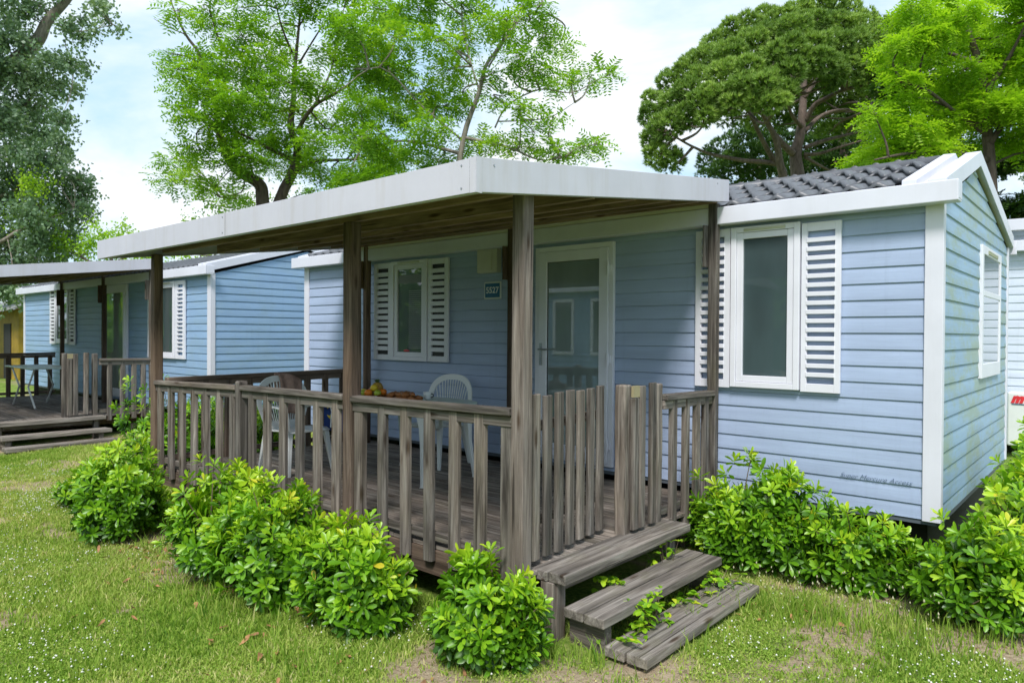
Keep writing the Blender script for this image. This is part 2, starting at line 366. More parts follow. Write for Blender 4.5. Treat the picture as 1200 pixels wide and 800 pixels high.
# taller tufts along the bushes and by the steps
def tufts(spots,seed,hh=(.08,.2)):
    r=np.random.default_rng(seed);Vs=[];ts=[]
    for (x,y,s,k) in spots:
        n=int(k);px=x+r.normal(0,s,n);py=y+r.normal(0,s*.7,n);P=np.stack([px,py,gz(px,py)],1)
        h=r.uniform(hh[0],hh[1],n);a=r.uniform(0,6.28,n);bq=r.uniform(0,6.28,n);ln=h*r.uniform(.1,.7,n)
        side=np.stack([np.cos(a),np.sin(a),0*a],1)*.0035
        tip=P+np.stack([np.cos(bq)*ln,np.sin(bq)*ln,h],1);mid=P+np.stack([np.cos(bq)*ln*.3,np.sin(bq)*ln*.3,h*.6],1)
        Vs.append(np.stack([P-side,P+side,mid+side*.8,tip,mid-side*.8],1).reshape(-1,3));ts.append(np.repeat(np.clip(r.normal(.4,.2,n),0,1),5))
    V=np.concatenate(Vs);t=np.concatenate(ts);i=np.arange(len(V)//5)*5
    return V,np.concatenate([np.stack([i,i+1,i+2],1),np.stack([i,i+2,i+4],1),np.stack([i+4,i+2,i+3],1)]),t
sp=[(-1.9+.16*k+random.uniform(-.1,.1),4.55+random.uniform(-.15,.2),.13,90) for k in range(9)]
sp+=[(-4.9+.25*k,2.15+random.uniform(-.1,.1),.12,70) for k in range(9)]
sp+=[(-2.3,3.05,.08,60),(-2.15,3.15,.05,40),(-1.85,3.0,.06,50),(-1.75,3.6,.07,30),(-2.0,3.95,.035,34),(-2.0,3.55,.03,16),(-1.98,4.25,.03,22)]
sp+=[(random.uniform(-8,0),random.uniform(1.2,4.2),.05,16) for k in range(60)]
sp=[q for q in sp if not(q[0]<-1.9 and q[1]>3.1 and q[3]==16)]
V2,F2,t2=tufts(sp,44,(.04,.15));o=npmesh('tall_grass',V2,F2,GRS,tint=t2);tag(o,'longer grass tufts growing along the shrubs and around the wooden steps','grass',kind='stuff')
# clover flowers and foxtail heads
def specks(pos,rad,name,mt,label,cat,elong=1.):
    oc=np.array([(1,0,0),(-1,0,0),(0,1,0),(0,-1,0),(0,0,1),(0,0,-1)],float);oc[:,2]*=elong
    fo=np.array([(0,2,4),(2,1,4),(1,3,4),(3,0,4),(2,0,5),(1,2,5),(3,1,5),(0,3,5)])
    V=(pos[:,None,:]+oc[None]*rad[:,None,None]).reshape(-1,3);F=(np.arange(len(pos))[:,None,None]*6+fo[None]).reshape(-1,3)
    o=npmesh(name,V,F,mt);tag(o,label,cat,kind='stuff');return o
CLOV=plain('clover_white',(.72,.72,.62),.8,.1,30)
r=np.random.default_rng(9);n=60000;x=r.uniform(-11,.6,n);y=r.uniform(.9,5.2,n)
p=np.clip((vnoise(x+30,y+30,.8,61)-.28)*1.9,0,1)*np.clip((cover(x,y)-.3)*4,0,1)*.5
k=(r.random(n)<p)&~((x<-2.0)&(y>3.0));x=x[k];y=y[k];n=len(x)
specks(np.stack([x,y,gz(x,y)+r.uniform(.018,.05,n)],1),r.uniform(.003,.0075,n),'clover_flowers',CLOV,'tiny white clover flowers dotted all over the lawn','flowers')
n=70;x=r.uniform(-2.0,-.75,n);y=r.uniform(4.35,4.75,n)
specks(np.stack([x,y,gz(x,y)+r.uniform(.1,.24,n)],1),r.uniform(.004,.007,n),'foxtail_heads',plain('seed_head',(.42,.40,.25),.9),'pale fluffy grass seed heads in front of the shrubs right of the steps','grass',2.2)
n=900;x=r.uniform(-6,.2,n);y=r.uniform(1.2,4.8,n)
specks(np.stack([x,y,gz(x,y)+.004],1),r.uniform(.003,.009,n),'ground_litter',plain('dry_litter',(.33,.20,.10),.9),'brown crumbs of dry leaf scattered over the lawn','leaf litter',.4)
# ---------------------------------------------------------------- houses
PITCH=.119;PH=.652
def siding(mb,kind,fixed,ext,zb,zt,sgn=1,depth=.0135):
    """lapped boards. kind 'y': wall in plane y=fixed facing -y; kind 'x': plane x=fixed facing +x (sgn) """
    k0=math.floor((zb-PH)/PITCH)
    prof=[(0,.001),(.006,.0035),(.0105,depth),(PITCH*.30,depth*.93),(PITCH*.75,depth*.6),(PITCH-.0005,depth*.30)]
    z=PH+k0*PITCH
    while z<zt:
        zs=[(max(zb,min(zt,z+a)),d) for a,d in prof]+[(max(zb,min(zt,z+PITCH)),.001)]
        for (za,da),(zc,dc) in zip(zs[:-1],zs[1:]):
            if zc-za<1e-6: continue
            ea,ec=ext(za),ext(zc)
            if ea is None: continue
            if ec is None: ec=((ea[0]+ea[1])/2,)*2
            if kind=='y': vs=[(ea[0],fixed-da,za),(ea[1],fixed-da,za),(ec[1],fixed-dc,zc),(ec[0],fixed-dc,zc)]
            else: vs=[(fixed+sgn*da,ea[0],za),(fixed+sgn*da,ea[1],za),(fixed+sgn*dc,ec[1],zc),(fixed+sgn*dc,ec[0],zc)]
            mb.add(vs,[(0,1,2,3)] if sgn>0 else [(3,2,1,0)])
        z+=PITCH
    return mb
def shutter(par,x0,x1,z0,z1,y,n,slot_w,slot_h,name='shutter',back=False):
    """panel with n see-through slots between slats, facing -y"""
    mb=MB();cx=(x0+x1)/2;a,b_=cx-slot_w/2,cx+slot_w/2;t=.028
    mb.box(x0,a,y-t,y,z0,z1);mb.box(b_,x1,y-t,y,z0,z1)
    top=.065;H=(z1-z0-2*top);p=H/n
    mb.box(a,b_,y-t+.001,y,z0,z0+top);mb.box(a,b_,y-t+.001,y,z1-top,z1)
    for k in range(n-1):
        zc=z0+top+p*(k+1)
        h=(p-slot_h)/2
        # tilted slat with a small lip
        mb.box(a-.004,b_+.004,y-t-.006,y-.008,zc-h,zc+h)
    o=mb.build(name,FRAME,par,bevel=.0025,seg=1)
    if back: MB().box(a-.002,b_+.002,y-.006,y-.002,z0+.05,z1-.05).build('slot_shade',RUBBER,o)  # dark panel added to stand in for the shade inside the slots
    return o
def frame_ring(mb,x0,x1,z0,z1,w,y0,y1,wb=None):
    wb=wb or w
    mb.box(x0,x0+w,y0,y1,z0,z1);mb.box(x1-w,x1,y0,y1,z0,z1)
    mb.box(x0+w,x1-w,y0+.001,y1,z1-w,z1);mb.box(x0+w,x1-w,y0+.001,y1,z0,z0+wb);return mb
def window(par,x0,x1,z0,z1,y,glass,sashw=.055,vent=True,blind=False):
    w=frame_ring(MB(),x0,x1,z0,z1,.045,y-.045,y).build('window',FRAME,par,bevel=.004)
    frame_ring(MB(),x0+.047,x1-.047,z0+.047,z1-.047,sashw,y-.034,y-.004).build('sash',FRAME,w,bevel=.004)
    g0,g1=x0+.045+sashw,x1-.045-sashw
    MB().box(g0-.005,g1+.005,y-.014,y-.008,z0+.04+sashw,z1-.04-sashw).build('pane',glass,w)
    frame_ring(MB(),g0-.006,g1+.006,z0+.041+sashw,z1-.041-sashw,.007,y-.020,y-.0145).build('seal',RUBBER,w)
    if vent:
        mb=MB();vx0,vx1=x0+(x1-x0)*.2,x1-(x1-x0)*.2
        mb.box(vx0,vx1,y-.052,y-.044,z1-.036,z1-.016)
        mb.box(vx0,(vx0+vx1)/2-.008,y-.055,y-.051,z1-.031,z1-.021);mb.box((vx0+vx1)/2+.008,vx1,y-.055,y-.051,z1-.031,z1-.021)
        mb.build('trickle_vent',plain('vent_plastic',(.55,.55,.42),.5),w,bevel=.001)
    if blind:
        mb=MB();bx0,bx1=g0+(g1-g0)*.45,g1
        z=z0+.15
        while z<z1-.35: mb.box(bx0,bx1,y-.0165,y-.0145,z,z+.011);z+=.024
        mb.box(g0,g1,y-.0165,y-.0145,z1-.27,z1-.17)
        mb.build('venetian_blind',plain('blind_grey',(.22,.24,.25),.6),w)
        MB().lathe([(0.001,0),(.05,.005),(.055,.02),(.001,.03)],((g0+g1)/2-.06,y-.0165,z0+.105),14,1,.06).build('red_bowl',plain('red_glaze',(.5,.02,.03),.3),w,smooth=True)
    return w
def tiles(x0,x1,y0,z0,y1,z1,par,phase=0):
    """metal tile-effect sheet from eave (y0,z0) to ridge (y1,z1)"""
    L=math.hypot(y1-y0,z1-z0);row=.37;wave=.178
    xs=np.arange(x0,x1+.001,wave/9);ss=[]
    s=0.
    rows=int(math.ceil(L/row));pts=[]
    for k in range(rows):
        a=k*row;b_=min(L,a+row)
        pts+=[(a,.020,0),(a+.001,.048,0),(a+(b_-a)*.5,.026,0),(min(L,b_+.055),.0,1)]
    S=np.array([p[0] for p in pts]);Hh=np.array([p[1] for p in pts])
    X,SS=np.meshgrid(xs,S);hh=np.repeat(Hh[:,None],len(xs),1)
    ph=2*np.pi*(X-x0)/wave
    w=.015*(np.cos(ph)+.28*np.cos(2*ph))
    # scalloped nose: the wave also shifts the step along the slope
    sh=.06*np.cos(ph+.8)
    SS2=np.clip(SS+sh*(SS>.02)*(SS<L-.06),0,L)
    dy,dz=(y1-y0)/L,(z1-z0)/L
    Y=y0+SS2*dy-(hh+w)*dz;Z=z0+SS2*dz+(hh+w+.02)*abs(dy)
    V=np.stack([X.ravel(),Y.ravel(),Z.ravel()],1);I=np.arange(X.size).reshape(X.shape)
    F=np.stack([I[:-1,:-1],I[:-1,1:],I[1:,1:],I[1:,:-1]],-1).reshape(-1,4)
    return npmesh('roof_tiles',V,F,TILE,par,smooth=False)
def house(name,label,xl,xr,yf,yr,porch_x=None,sid=SID,sidg=SIDG,ridge=(6.9,3.29),zb=.56,ze=2.76,group='blue mobile homes in the row'):
    h=thing(name,label,'mobile home',((xl+xr)/2,yf,float(gz((xl+xr)/2,5.))),group)
    ry,rz=ridge
    xg=xr+.0
    # core box so the walls are solid
    core=MB();core.box(xl+.03,xr-.03,yf+.012,yr-.012,zb+.02,ze)
    core.prism([(xl+.03,yf+.012,ze+.001),(xl+.03,yr-.012,ze+.001),(xl+.03,ry,rz-.11)],(xr-xl-.06,0,0))
    core.build('wall_core',DARK,h)
    siding(MB(),'y',yf,lambda z:(xl+.06,xr-.085),zb,ze+.05).build('front_wall',sid,h)
    slF=(rz-.10-(ze-.02))/(ry-yf);slR=(rz-.10-(ze-.02))/(yr-ry)
    def ext(z):
        if z<=ze-.02: return (yf+.0,yr-.06)
        a=yf+(z-ze+.02)/slF;b_=yr-(z-ze+.02)/slR
        return None if a>=b_ else (a,b_)
    siding(MB(),'x',xr-.016,ext,zb,rz-.08).build('gable_wall',sidg,h)
    siding(MB(),'x',xl+.016,ext,zb,rz-.08,sgn=-1).build('gable_wall',sidg,h)
    MB().box(xl,xr,yr-.01,yr,zb,ze).build('rear_wall',sid,h)
    # corner trims: L profiles
    for (cx,sx) in ((xr,1),(xl,-1)):
        MB().box(cx-sx*.105,cx+sx*.008,yf-.026,yf-.001,zb-.01,ze).box(cx-sx*.017,cx+sx*.008,yf-.001,yf+.055,zb-.01,ze).build('corner_trim',TRIM,h,bevel=.004)
    for (cx,sx) in ((xr,1),(xl,-1)):
        MB().box(cx-sx*.02,cx+sx*.008,yr-.06,yr+.006,zb-.01,ze).build('corner_trim',TRIM,h,bevel=.004)
    # skirt / chassis in shadow
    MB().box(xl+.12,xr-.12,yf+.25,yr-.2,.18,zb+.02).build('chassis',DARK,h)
    MB().box(xl+.02,xr-.02,yf-.004,yf+.03,zb-.035,zb+.006).box(xr-.035,xr-.004,yf+.03,yr,zb-.035,zb+.006).build('base_rail',plain('base_rail_paint',(.10,.12,.14),.6),h)
    # roof
    rf=MB()
    rf.prism([(xl-.1,yf-.12,2.80),(xl-.1,ry,rz-.02),(xl-.1,ry,rz-.06),(xl-.1,yf-.12,2.76)],(xr-xl+.08,0,0))
    rf.prism([(xl-.1,ry+.001,rz-.02),(xl-.1,yr+.12,2.80),(xl-.1,yr+.12,2.76),(xl-.1,ry+.001,rz-.06)],(xr-xl+.08,0,0))
    roof=rf.build('roof',DARK,h)
    tx1=xr-.26
    tiles(xl+.22,tx1,yf-.10,2.83,ry,rz,roof)
    o=tiles(xl+.22,tx1,yr+.10,2.83,ry,rz,roof)
    MB().tube([(xl+.2,ry,rz+.012),(tx1,ry,rz+.012)],.06,10).build('ridge_cap',TILE,roof,smooth=True)
    # verge flashings (folded white metal) at both ends
    for (ex,sx) in ((xr+.035,1),(xl-.035,-1)):
        for (a,b_) in (((yf-.11,2.845),(ry,rz+.015)),((yr+.11,2.845),(ry,rz+.015))):
            mb=MB();x1=ex;x2=ex-sx*.11;x3=ex-sx*.18;x4=ex-sx*.27
            def P(x,yz,dz): return (x,yz[0],yz[1]+dz)
            prof=[(x1,-.078),(x1,.045),(x2,.045),(x2,-.005),(x3,-.005),(x3,.055),(x4,.06),(x4,-.02)]
            vs=[P(x,a,d) for x,d in prof]+[P(x,b_,d) for x,d in prof];n=len(prof)
            fs=[(i,i+1,i+1+n,i+n) for i in range(n-1)]+[(n-1,0,n,2*n-1),tuple(range(n-1,-1,-1)),tuple(range(n,2*n))]
            mb.add(vs,fs);mb.build('verge_trim',TRIM,roof,bevel=.003)
    # eaves gutter board, front with its sloping end, and rear
    MB().box(xl-.13,xr+.11,yf-.155,yf-.13,2.725,2.865).box(xl-.13,xr+.11,yf-.13,yf-.03,2.725,2.74).box(xr+.085,xr+.11,yf-.13,yf-.01,2.74,2.865).box(xl-.13,xl-.105,yf-.13,yf-.01,2.74,2.865).build('eaves_board',TRIM,h,bevel=.006)
    MB().box(xl-.13,xr+.06,yr+.12,yr+.15,2.70,2.85).build('eaves_board',TRIM,h,bevel=.006)
    return h
def door(par,x0,x1,z0,z1,y,glass=GL_DOOR):
    d=frame_ring(MB(),x0,x1,z0,z1,.05,y-.04,y).build('door',FRAME,par,bevel=.004)
    frame_ring(MB(),x0+.052,x1-.052,z0+.03,z1-.052,.10,y-.052,y-.004,.13).build('door_leaf',FRAME,d,bevel=.006)
    MB().box(x0+.145,x1-.145,y-.03,y-.022,z0+.15,z1-.145).build('pane',glass,d)
    frame_ring(MB(),x0+.15,x1-.15,z0+.155,z1-.15,.008,y-.036,y-.031).build('seal',RUBBER,d)
    MB().box(x0+.075,x0+.105,y-.064,y-.053,z0+.92,z0+1.14).tube([(x0+.09,y-.06,z0+1.08),(x0+.09,y-.10,z0+1.08),(x0+.20,y-.10,z0+1.08)],.009,8).build('handle',METAL,d,smooth=False,bevel=.002)
    for z in (z0+.2,z0+1.0,z1-.25):
        MB().tube([(x1-.045,y-.062,z-.06),(x1-.045,y-.062,z+.06)],.013,8).box(x1-.075,x1-.02,y-.055,y-.041,z-.035,z+.035).build('hinge',FRAME,d)
    return d
MAINY=5.58
mh=house('mobile_home','light blue clapboard mobile home with dark tiles and plate 5527, behind the porch',-8.70,-.965,MAINY,9.0)
wy=MAINY-.017
w1=window(mh,-6.77,-6.13,1.505,2.695,wy,GL_DARK,blind=True)
shutter(mh,-7.12,-6.778,1.505,2.69,wy-.004,14,.215,.026,back=True);shutter(mh,-6.122,-5.785,1.505,2.69,wy-.004,14,.215,.026,back=True)
door(mh,-4.51,-3.585,.60,2.69,wy)
w2=window(mh,-2.455,-1.905,1.41,2.70,wy,GL_DARK,.05)
shutter(mh,-2.77,-2.465,1.40,2.70,wy-.004,17,.20,.034);shutter(mh,-1.895,-1.61,1.40,2.685,wy-.004,17,.20,.034)
# gable window
def gable_window(par,x,y0,y1,z0,z1):
    mb=MB();w=.075
    for a in ((y0,y0+w,z0,z1),(y1-w,y1,z0,z1),(y0+w,y1-w,z1-w,z1),(y0+w,y1-w,z0,z0+w+.05),(y0+w,y1-w,z0+(z1-z0)*.62,z0+(z1-z0)*.62+.05)):
        mb.box(x,x+.034,*a)
    fr=mb.build('window',FRAME,par,bevel=.004)
    MB().box(x+.018,x+.026,y0+.06,y1-.06,z0+.1,z0+(z1-z0)*.62).build('pane',GL_TEAL,fr)
    MB().box(x+.018,x+.026,y0+.06,y1-.06,z0+(z1-z0)*.62+.05,z1-.06).build('pane',GL_DARK,fr)
    MB().box(x+.034,x+.041,y0+.3,y1-.3,z1-.06,z1-.03).build('trickle_vent',plain('vent_dirty',(.35,.36,.22),.7),fr)
    return fr
gable_window(mh,-.982+.0,7.2,8.36,1.47,2.62)
# gutter lining seen from below on the porch side
MB().box(-7.45,-2.56,MAINY-.152,MAINY-.13,2.868,2.95).build('flashing',LINING,mh)
# model name in script on the low boards
def text(body,name,size,loc,rot,m,par=None,ext=.001,shear=0,label=None,cat=None,off=0.0):
    cu=bpy.data.curves.new(name,'FONT');cu.body=body;cu.size=size;cu.extrude=ext;cu.shear=shear;cu.align_x='CENTER';cu.align_y='CENTER';cu.offset=off
    o=bpy.data.objects.new(name+'_c',cu);link(o);bpy.context.view_layer.update()
    dg=bpy.context.evaluated_depsgraph_get();me=bpy.data.meshes.new_from_object(o.evaluated_get(dg));bpy.data.objects.remove(o)
    me.materials.clear();me.materials.append(m)
    q=bpy.data.objects.new(name,me);link(q)
    mt=Matrix.LocRotScale(Vector(loc),rot,None);me.transform(mt)
    if par is not None:
        me.transform(Matrix.Translation(-OFF[par.name]));q.parent=par
    if label:tag(q,label,cat)
    return q
from mathutils import Euler
INK=plain('script_ink',(.09,.14,.22),.6)
text('Super Mercure Access','lettering',.052,(-1.375,MAINY-.0215,.800),Euler((R(90),0,0)),INK,mh,.0006,.5,off=-.0007)
# wall box and number plate
pb=MB().box(-5.29,-5.0,MAINY-.10,MAINY-.018,2.475,2.725);pl=thing('wall_lamp','square ivory box lamp fixed to the wall above the number plate','lamp',(-5.145,MAINY,2.475))
pb.build('housing',LINING,pl,bevel=.012);MB().box(-5.265,-5.06,MAINY-.112,MAINY-.101,2.50,2.705).build('cover',LINING,pl,bevel=.01)
sg=thing('number_plate','small blue plate with white border reading 5527 on the porch wall','sign',(-5.12,MAINY,2.29))
MB().box(-5.245,-5.0,MAINY-.028,MAINY-.018,2.20,2.385).build('border',PLASTIC,sg,bevel=.006)
MB().box(-5.228,-5.017,MAINY-.031,MAINY-.0285,2.217,2.368).build('face',plain('plate_blue',(.02,.13,.28),.4),sg)
text('5527','digits',.092,(-5.122,MAINY-.0325,2.292),Euler((R(90),0,0)),plain('plate_white',(.75,.78,.8),.5),sg,.0008,0,off=.002)
# ---------------------------------------------------------------- deck with railings and canopy
def jit(s): return random.uniform(-s,s)
def picket(mb,x,y,z0,z1,w,t,ax='x',top=None):
    """one board standing, wide along ax"""
    lean=jit(.004);h=z1-z0
    c=.012
    a,b_=(-w/2,w/2)
    prof=[(a+c,-t/2),(b_-c,-t/2),(b_,-t/2+c),(b_,t/2),(a,t/2),(a,-t/2+c)]
    if ax=='x': f=lambda p,q,z,k:(x+p+lean*k,y+q,z)
    else: f=lambda p,q,z,k:(x-q,y+p+lean*k,z)
    vs=[f(p,q,z0,0) for p,q in prof]+[f(p,q,z1,1) for p,q in prof];n=6
    mb.add(vs,[(5,4,3,2,1,0),tuple(range(6,12))]+[(i,(i+1)%n,(i+1)%n+n,i+n) for i in range(n)]);return mb
def railing(par,a,b,zt0,zt1,xs,axis_,zb=.53,h_under=.06,label=None,bot=.38,wz=None,rx=None):
    """axis_ 0: runs along x at y=a[1]; axis_ 1: runs along y at x=a[0]. xs: baluster centres"""
    wz=wz or WZ;rx=rx or (WX if axis_==0 else WY)
    top=MB()
    def pt(s,z,o=0):
        return (s,a[1]+o,z) if axis_==0 else (a[0]+o,s,z)
    s0,s1=(a[0],b[0]) if axis_==0 else (a[1],b[1])
    def zt(s): return zt0+(zt1-zt0)*(s-s0)/(s1-s0)
    top.beam(pt(s0,zt(s0)-.022),pt(s1,zt(s1)-.022),.085,.044)
    rl=top.build('railing',rx,par,label=label,bevel=.008)
    MB().beam(pt(s0,zt(s0)-.078),pt(s1,zt(s1)-.078),.034,.062).build('under_rail',rx,rl,bevel=.004)
    MB().beam(pt(s0,zb,.035 if axis_==0 else -.035),pt(s1,zb,.035 if axis_==0 else -.035),.032,.055).build('bottom_rail',rx,rl,bevel=.004)
    sg_=-1 if axis_==0 else 1
    for s in xs:
        mb=MB();x,y,_=pt(s,0,0)
        o_=.0
        if axis_==0: picket(mb,x,y-.002,bot+jit(.012),zt(s)-.05,.088+jit(.004),.036,'x')
        else: picket(mb,x+.002,y,bot+jit(.012),zt(s)-.05,.080+jit(.003),.036,'y')
        mb.build('baluster',wz,rl)
    return rl
def post(par,x,y,z0,z1,w=.09,m=None,round_=False,bev=.012):
    mb=MB()
    # slightly irregular section with tiny twist
    n=7
    tw=jit(.02)
    vs=[];fs=[]
    for i in range(n):
        z=z0+(z1-z0)*i/(n-1);q=w/2+jit(.0012);dx,dy=jit(.002),jit(.002);ca,sa=math.cos(tw*i/n),math.sin(tw*i/n)
        for (p,r_) in ((-q,-q),(q,-q),(q,q),(-q,q)): vs.append((x+dx+p*ca-r_*sa,y+dy+p*sa+r_*ca,z))
    for i in range(n-1):
        for k in range(4): fs.append((4*i+k,4*i+(k+1)%4,4*i+4+(k+1)%4,4*i+4+k))
    fs+= [(3,2,1,0),tuple(4*(n-1)+k for k in range(4))]
    mb.add(vs,fs)
    return mb.build('post',m or PZ,par,bevel=bev,seg=3)
def linsp(a,b,n): return [a+(b-a)*i/(n-1) for i in range(n)]
DZ=.47
def deck(name,label,dx,dy,main,xl=-7.46):
    t=thing(name,label,'deck',(-2.52+dx,3.1+dy,.1))
    X=lambda x:x+dx
    Y=lambda y:y+dy
    xr=-2.545
    # floor boards run along x; individually modelled grooves in one floor part
    mb=MB();y=3.10
    while y<5.50:
        x=xl+.02
        while x<xr-.01:
            L=min(random.uniform(1.6,2.9),xr-x)
            mb.box(X(x),X(x+L-.004),Y(y),Y(y+.118),DZ-.028,DZ+jit(.002));x+=L
        y+=.126
    mb.build('floor',WX,t,bevel=.003,seg=1)
    mb=MB();
    mb.box(X(xl),X(xr),Y(3.085),Y(3.12),DZ-.19,DZ-.03);mb.box(X(xr-.34),X(xr-.30),Y(3.12),Y(5.5),DZ-.19,DZ-.03)
    mb.box(X(xl),X(xl+.04),Y(3.12),Y(5.5),DZ-.19,DZ-.03)
    for k in range(5): mb.box(X(xl+.8+.85*k),X(xl+.85+.85*k),Y(3.12),Y(5.5),DZ-.18,DZ-.031)
    mb.build('joists',BX,t,bevel=.003)
    for (x,y) in ((xl+.1,3.3),(-5.7,3.3),(-4.1,3.3),(-2.7,3.4),(-2.7,5.2),(-5,5.2)):
        MB().box(X(x)-.05,X(x)+.05,Y(y)-.05,Y(y)+.05,-.05,DZ-.192).build('foot',WZ,t)
    y0,y1,zs=2.55,5.485,.1297
    zb=2.53
    rz=lambda y:zb+zs*(y-y0)
    px=dict(P=-2.605,M=-4.205,L=-7.51)
    # front posts (full height) and newel
    post(t,X(px['P']),Y(3.075),.02,rz(3.08)+.02,.092,CZ);post(t,X(px['M']),Y(3.075),.02,rz(3.08)+.02,.098);post(t,X(px['L']),Y(3.075),.0,rz(3.08)+.02,.092,BZ if main else PZ)
    nw=post(t,X(-5.76),Y(3.065),.15,1.41,.088,WZ,bev=.02)
    # a second board nailed beside the corner post
    MB().box(X(-2.745),X(-2.657),Y(3.05),Y(3.10),.30,1.30).build('side_board',WZ,t,bevel=.006)
    MB().box(X(-4.145),X(-4.055),Y(3.05),Y(3.10),.30,1.30).build('side_board',WZ,t,bevel=.006)
    # wall posts
    for x in (-2.565,-4.75,-7.14):
        post(t,X(x),Y(5.445),DZ,rz(5.40),.075,BZ if x<-3 else WZ)
        MB().box(X(x)-.055,X(x)-.0385,Y(5.35),Y(5.48),2.38,2.72).build('bracket',BZ if x<-3 else WZ,t,bevel=.004)
    # railings
    railing(t,(X(-5.72),Y(3.06)),(X(-4.255),Y(3.06)),1.375,1.385,[X(v) for v in linsp(-5.57,-4.37,6)],0)
    railing(t,(X(-4.155),Y(3.06)),(X(-2.652),Y(3.06)),1.382,1.40,[X(v) for v in (-3.835,-3.595,-3.365,-3.135,-2.915)],0)
    railing(t,(X(-7.46),Y(3.06)),(X(-5.80),Y(3.06)),1.335,1.37,[X(v) for v in linsp(-7.38,-5.9,7)],0)
    railing(t,(X(-7.44),Y(3.14)),(X(-7.44),Y(5.40)),1.36,1.38,[Y(v) for v in linsp(3.3,5.3,9)],1,wz=wood(2,'rail_wood_z',dark=(.07,.052,.04),mid=(.17,.13,.10),light=(.28,.23,.185),warm=(.2,.13,.085),warmth=.4),rx=PY)
    railing(t,(X(-2.565),Y(4.62)),(X(-2.565),Y(5.41)),1.392,1.38,[Y(v) for v in (4.78,4.98,5.16,5.31)],1)
    # picket barrier swung slightly in from the corner post
    a=Vector((X(-2.60),Y(3.16),0));b_=Vector((X(-2.705),Y(4.06),0));d=(b_-a).normalized()
    if main:
        gt=MB().beam(a+Vector((-.045,.02,1.28)),b_+Vector((-.045,0,1.28)),.03,.06).build('gate',WY,t,bevel=.003)
        MB().beam(a+Vector((-.045,.02,.72)),b_+Vector((-.045,0,.72)),.03,.06).build('bottom_rail',WY,gt,bevel=.003)
    ang=math.atan2(d.y,d.x)
    hs=[1.475,1.46,1.47,1.475,1.465,1.47,1.48]
    for k,s in enumerate(linsp(.045,.86,7) if main else []):
        mb=MB();picket(mb,0,0,.50+jit(.01),hs[k],.083,.03,'x')
        m_=Matrix.Translation(a+d*s)@Matrix.Rotation(ang,4,'Z')
        mb.v=[tuple(m_@Vector(p)) for p in mb.v];mb.build('picket',WZ,gt,bevel=.003,seg=1)
    # boxed post and pickets right of the opening
    post(t,X(-2.60),Y(4.14),.40,1.485,.085,WZ)
    MB().box(X(-2.545),X(-2.525),Y(4.155),Y(4.235),1.40,1.478).build('block',plain('fresh_wood',(.33,.28,.16),.8),t)
    for (y,h) in ((4.185,1.395),(4.27,1.475),(4.42,1.49)):
        mb=MB();picket(mb,X(-2.53),Y(y),.50,h,.078,.03,'y');mb.build('picket',WZ,t,bevel=.003,seg=1)
    post(t,X(-2.59),Y(4.565),.40,1.475,.075,WZ)
    # ---- canopy roof
    xL,xR=-7.56,-2.47
    cp=MB();th=.03
    cp.prism([(X(xL+.02),Y(y0+.02),rz(y0)+.137),(X(xR-.02),Y(y0+.02),rz(y0)+.137),(X(xR-.02),Y(y1),rz(y1)+.137),(X(xL+.02),Y(y1),rz(y1)+.137)],(0,0,.012))
    cpo=cp.build('canopy',plain('ceiling_board',(.055,.036,.025),.8,.3,4),t,label='dark brown board ceiling of the porch roof')
    mb=MB();mb.prism([(X(xL+.01),Y(y0+.01),rz(y0)+.151),(X(xR-.01),Y(y0+.01),rz(y0)+.151),(X(xR-.01),Y(y1),rz(y1)+.151),(X(xL+.01),Y(y1),rz(y1)+.151)],(0,0,.012));mb.build('roof_sheet',FAS,cpo)
    H=.174
    MB().box(X(xL),X(xR),Y(y0-.012),Y(y0),zb,zb+H).box(X(xL),X(xR),Y(y0),Y(y0+.035),zb,zb+.006).build('front_fascia',FAS,cpo,bevel=.002)
    for x,sx in ((xR,1),(xL,-1)):
        a,b_=(x,x+.012) if sx>0 else (x-.012,x)
        mb=MB();mb.prism([(X(a),Y(y0-.012),zb-.001),(X(b_),Y(y0-.012),zb-.001),(X(b_),Y(y0-.012),zb+H+.001),(X(a),Y(y0-.012),zb+H+.001)],(0,y1-y0+.012,zs*(y1-y0)))
        mb.prism([(X(x),Y(y0),zb),(X(x-sx*.035),Y(y0),zb),(X(x-sx*.035),Y(y0),zb+.006),(X(x),Y(y0),zb+.006)],(0,y1-y0,zs*(y1-y0)))
        mb.build('side_fascia',FAS,cpo,bevel=.002)
    MB().box(X(xR)+.0125,X(xR)+.0145,Y(y0)-.012,Y(y0)+.03,zb-.001,zb+H+.006).box(X(xR)-.03,X(xR)+.0125,Y(y0)-.0145,Y(y0)-.0122,zb-.001,zb+H+.002).build('corner_cap',FAS,cpo)
    MB().box(X(xR)-.032,X(xR)-.0302,Y(y0)-.0135,Y(y0)-.0122,zb,zb+H).build('corner_seam',RUBBER,cpo)
    scr=MB()
    for k in (0,1):
        u=X(xR-.09-2.5*k)
        for zz in (zb+.03,zb+.145): scr.tube([(u,Y(y0)-.0121,zz),(u,Y(y0)-.0150,zz)],.0055,7)
    for k in (0,1):
        v_=y0+.12+2.6*k;scr.tube([(X(xR)+.0121,Y(v_),zb+zs*(v_-y0)+.14),(X(xR)+.015,Y(v_),zb+zs*(v_-y0)+.14)],.0055,7)
    scr.build('screws',METAL,cpo)
    MB().box(X(-5.02),X(-5.018),Y(y0)-.0131,Y(y0)-.0121,zb+.001,zb+H-.001).build('seam',RUBBER,cpo)
    for k in range(0):
        mb=MB();u=X(xL+.4+.58*k);mb.lathe([(.006,0),(.004,.003)],(0,0,0),8);mb.v=[(u+p[0],Y(y0-.012)-p[2],zb+.085+p[1]) for p in mb.v]
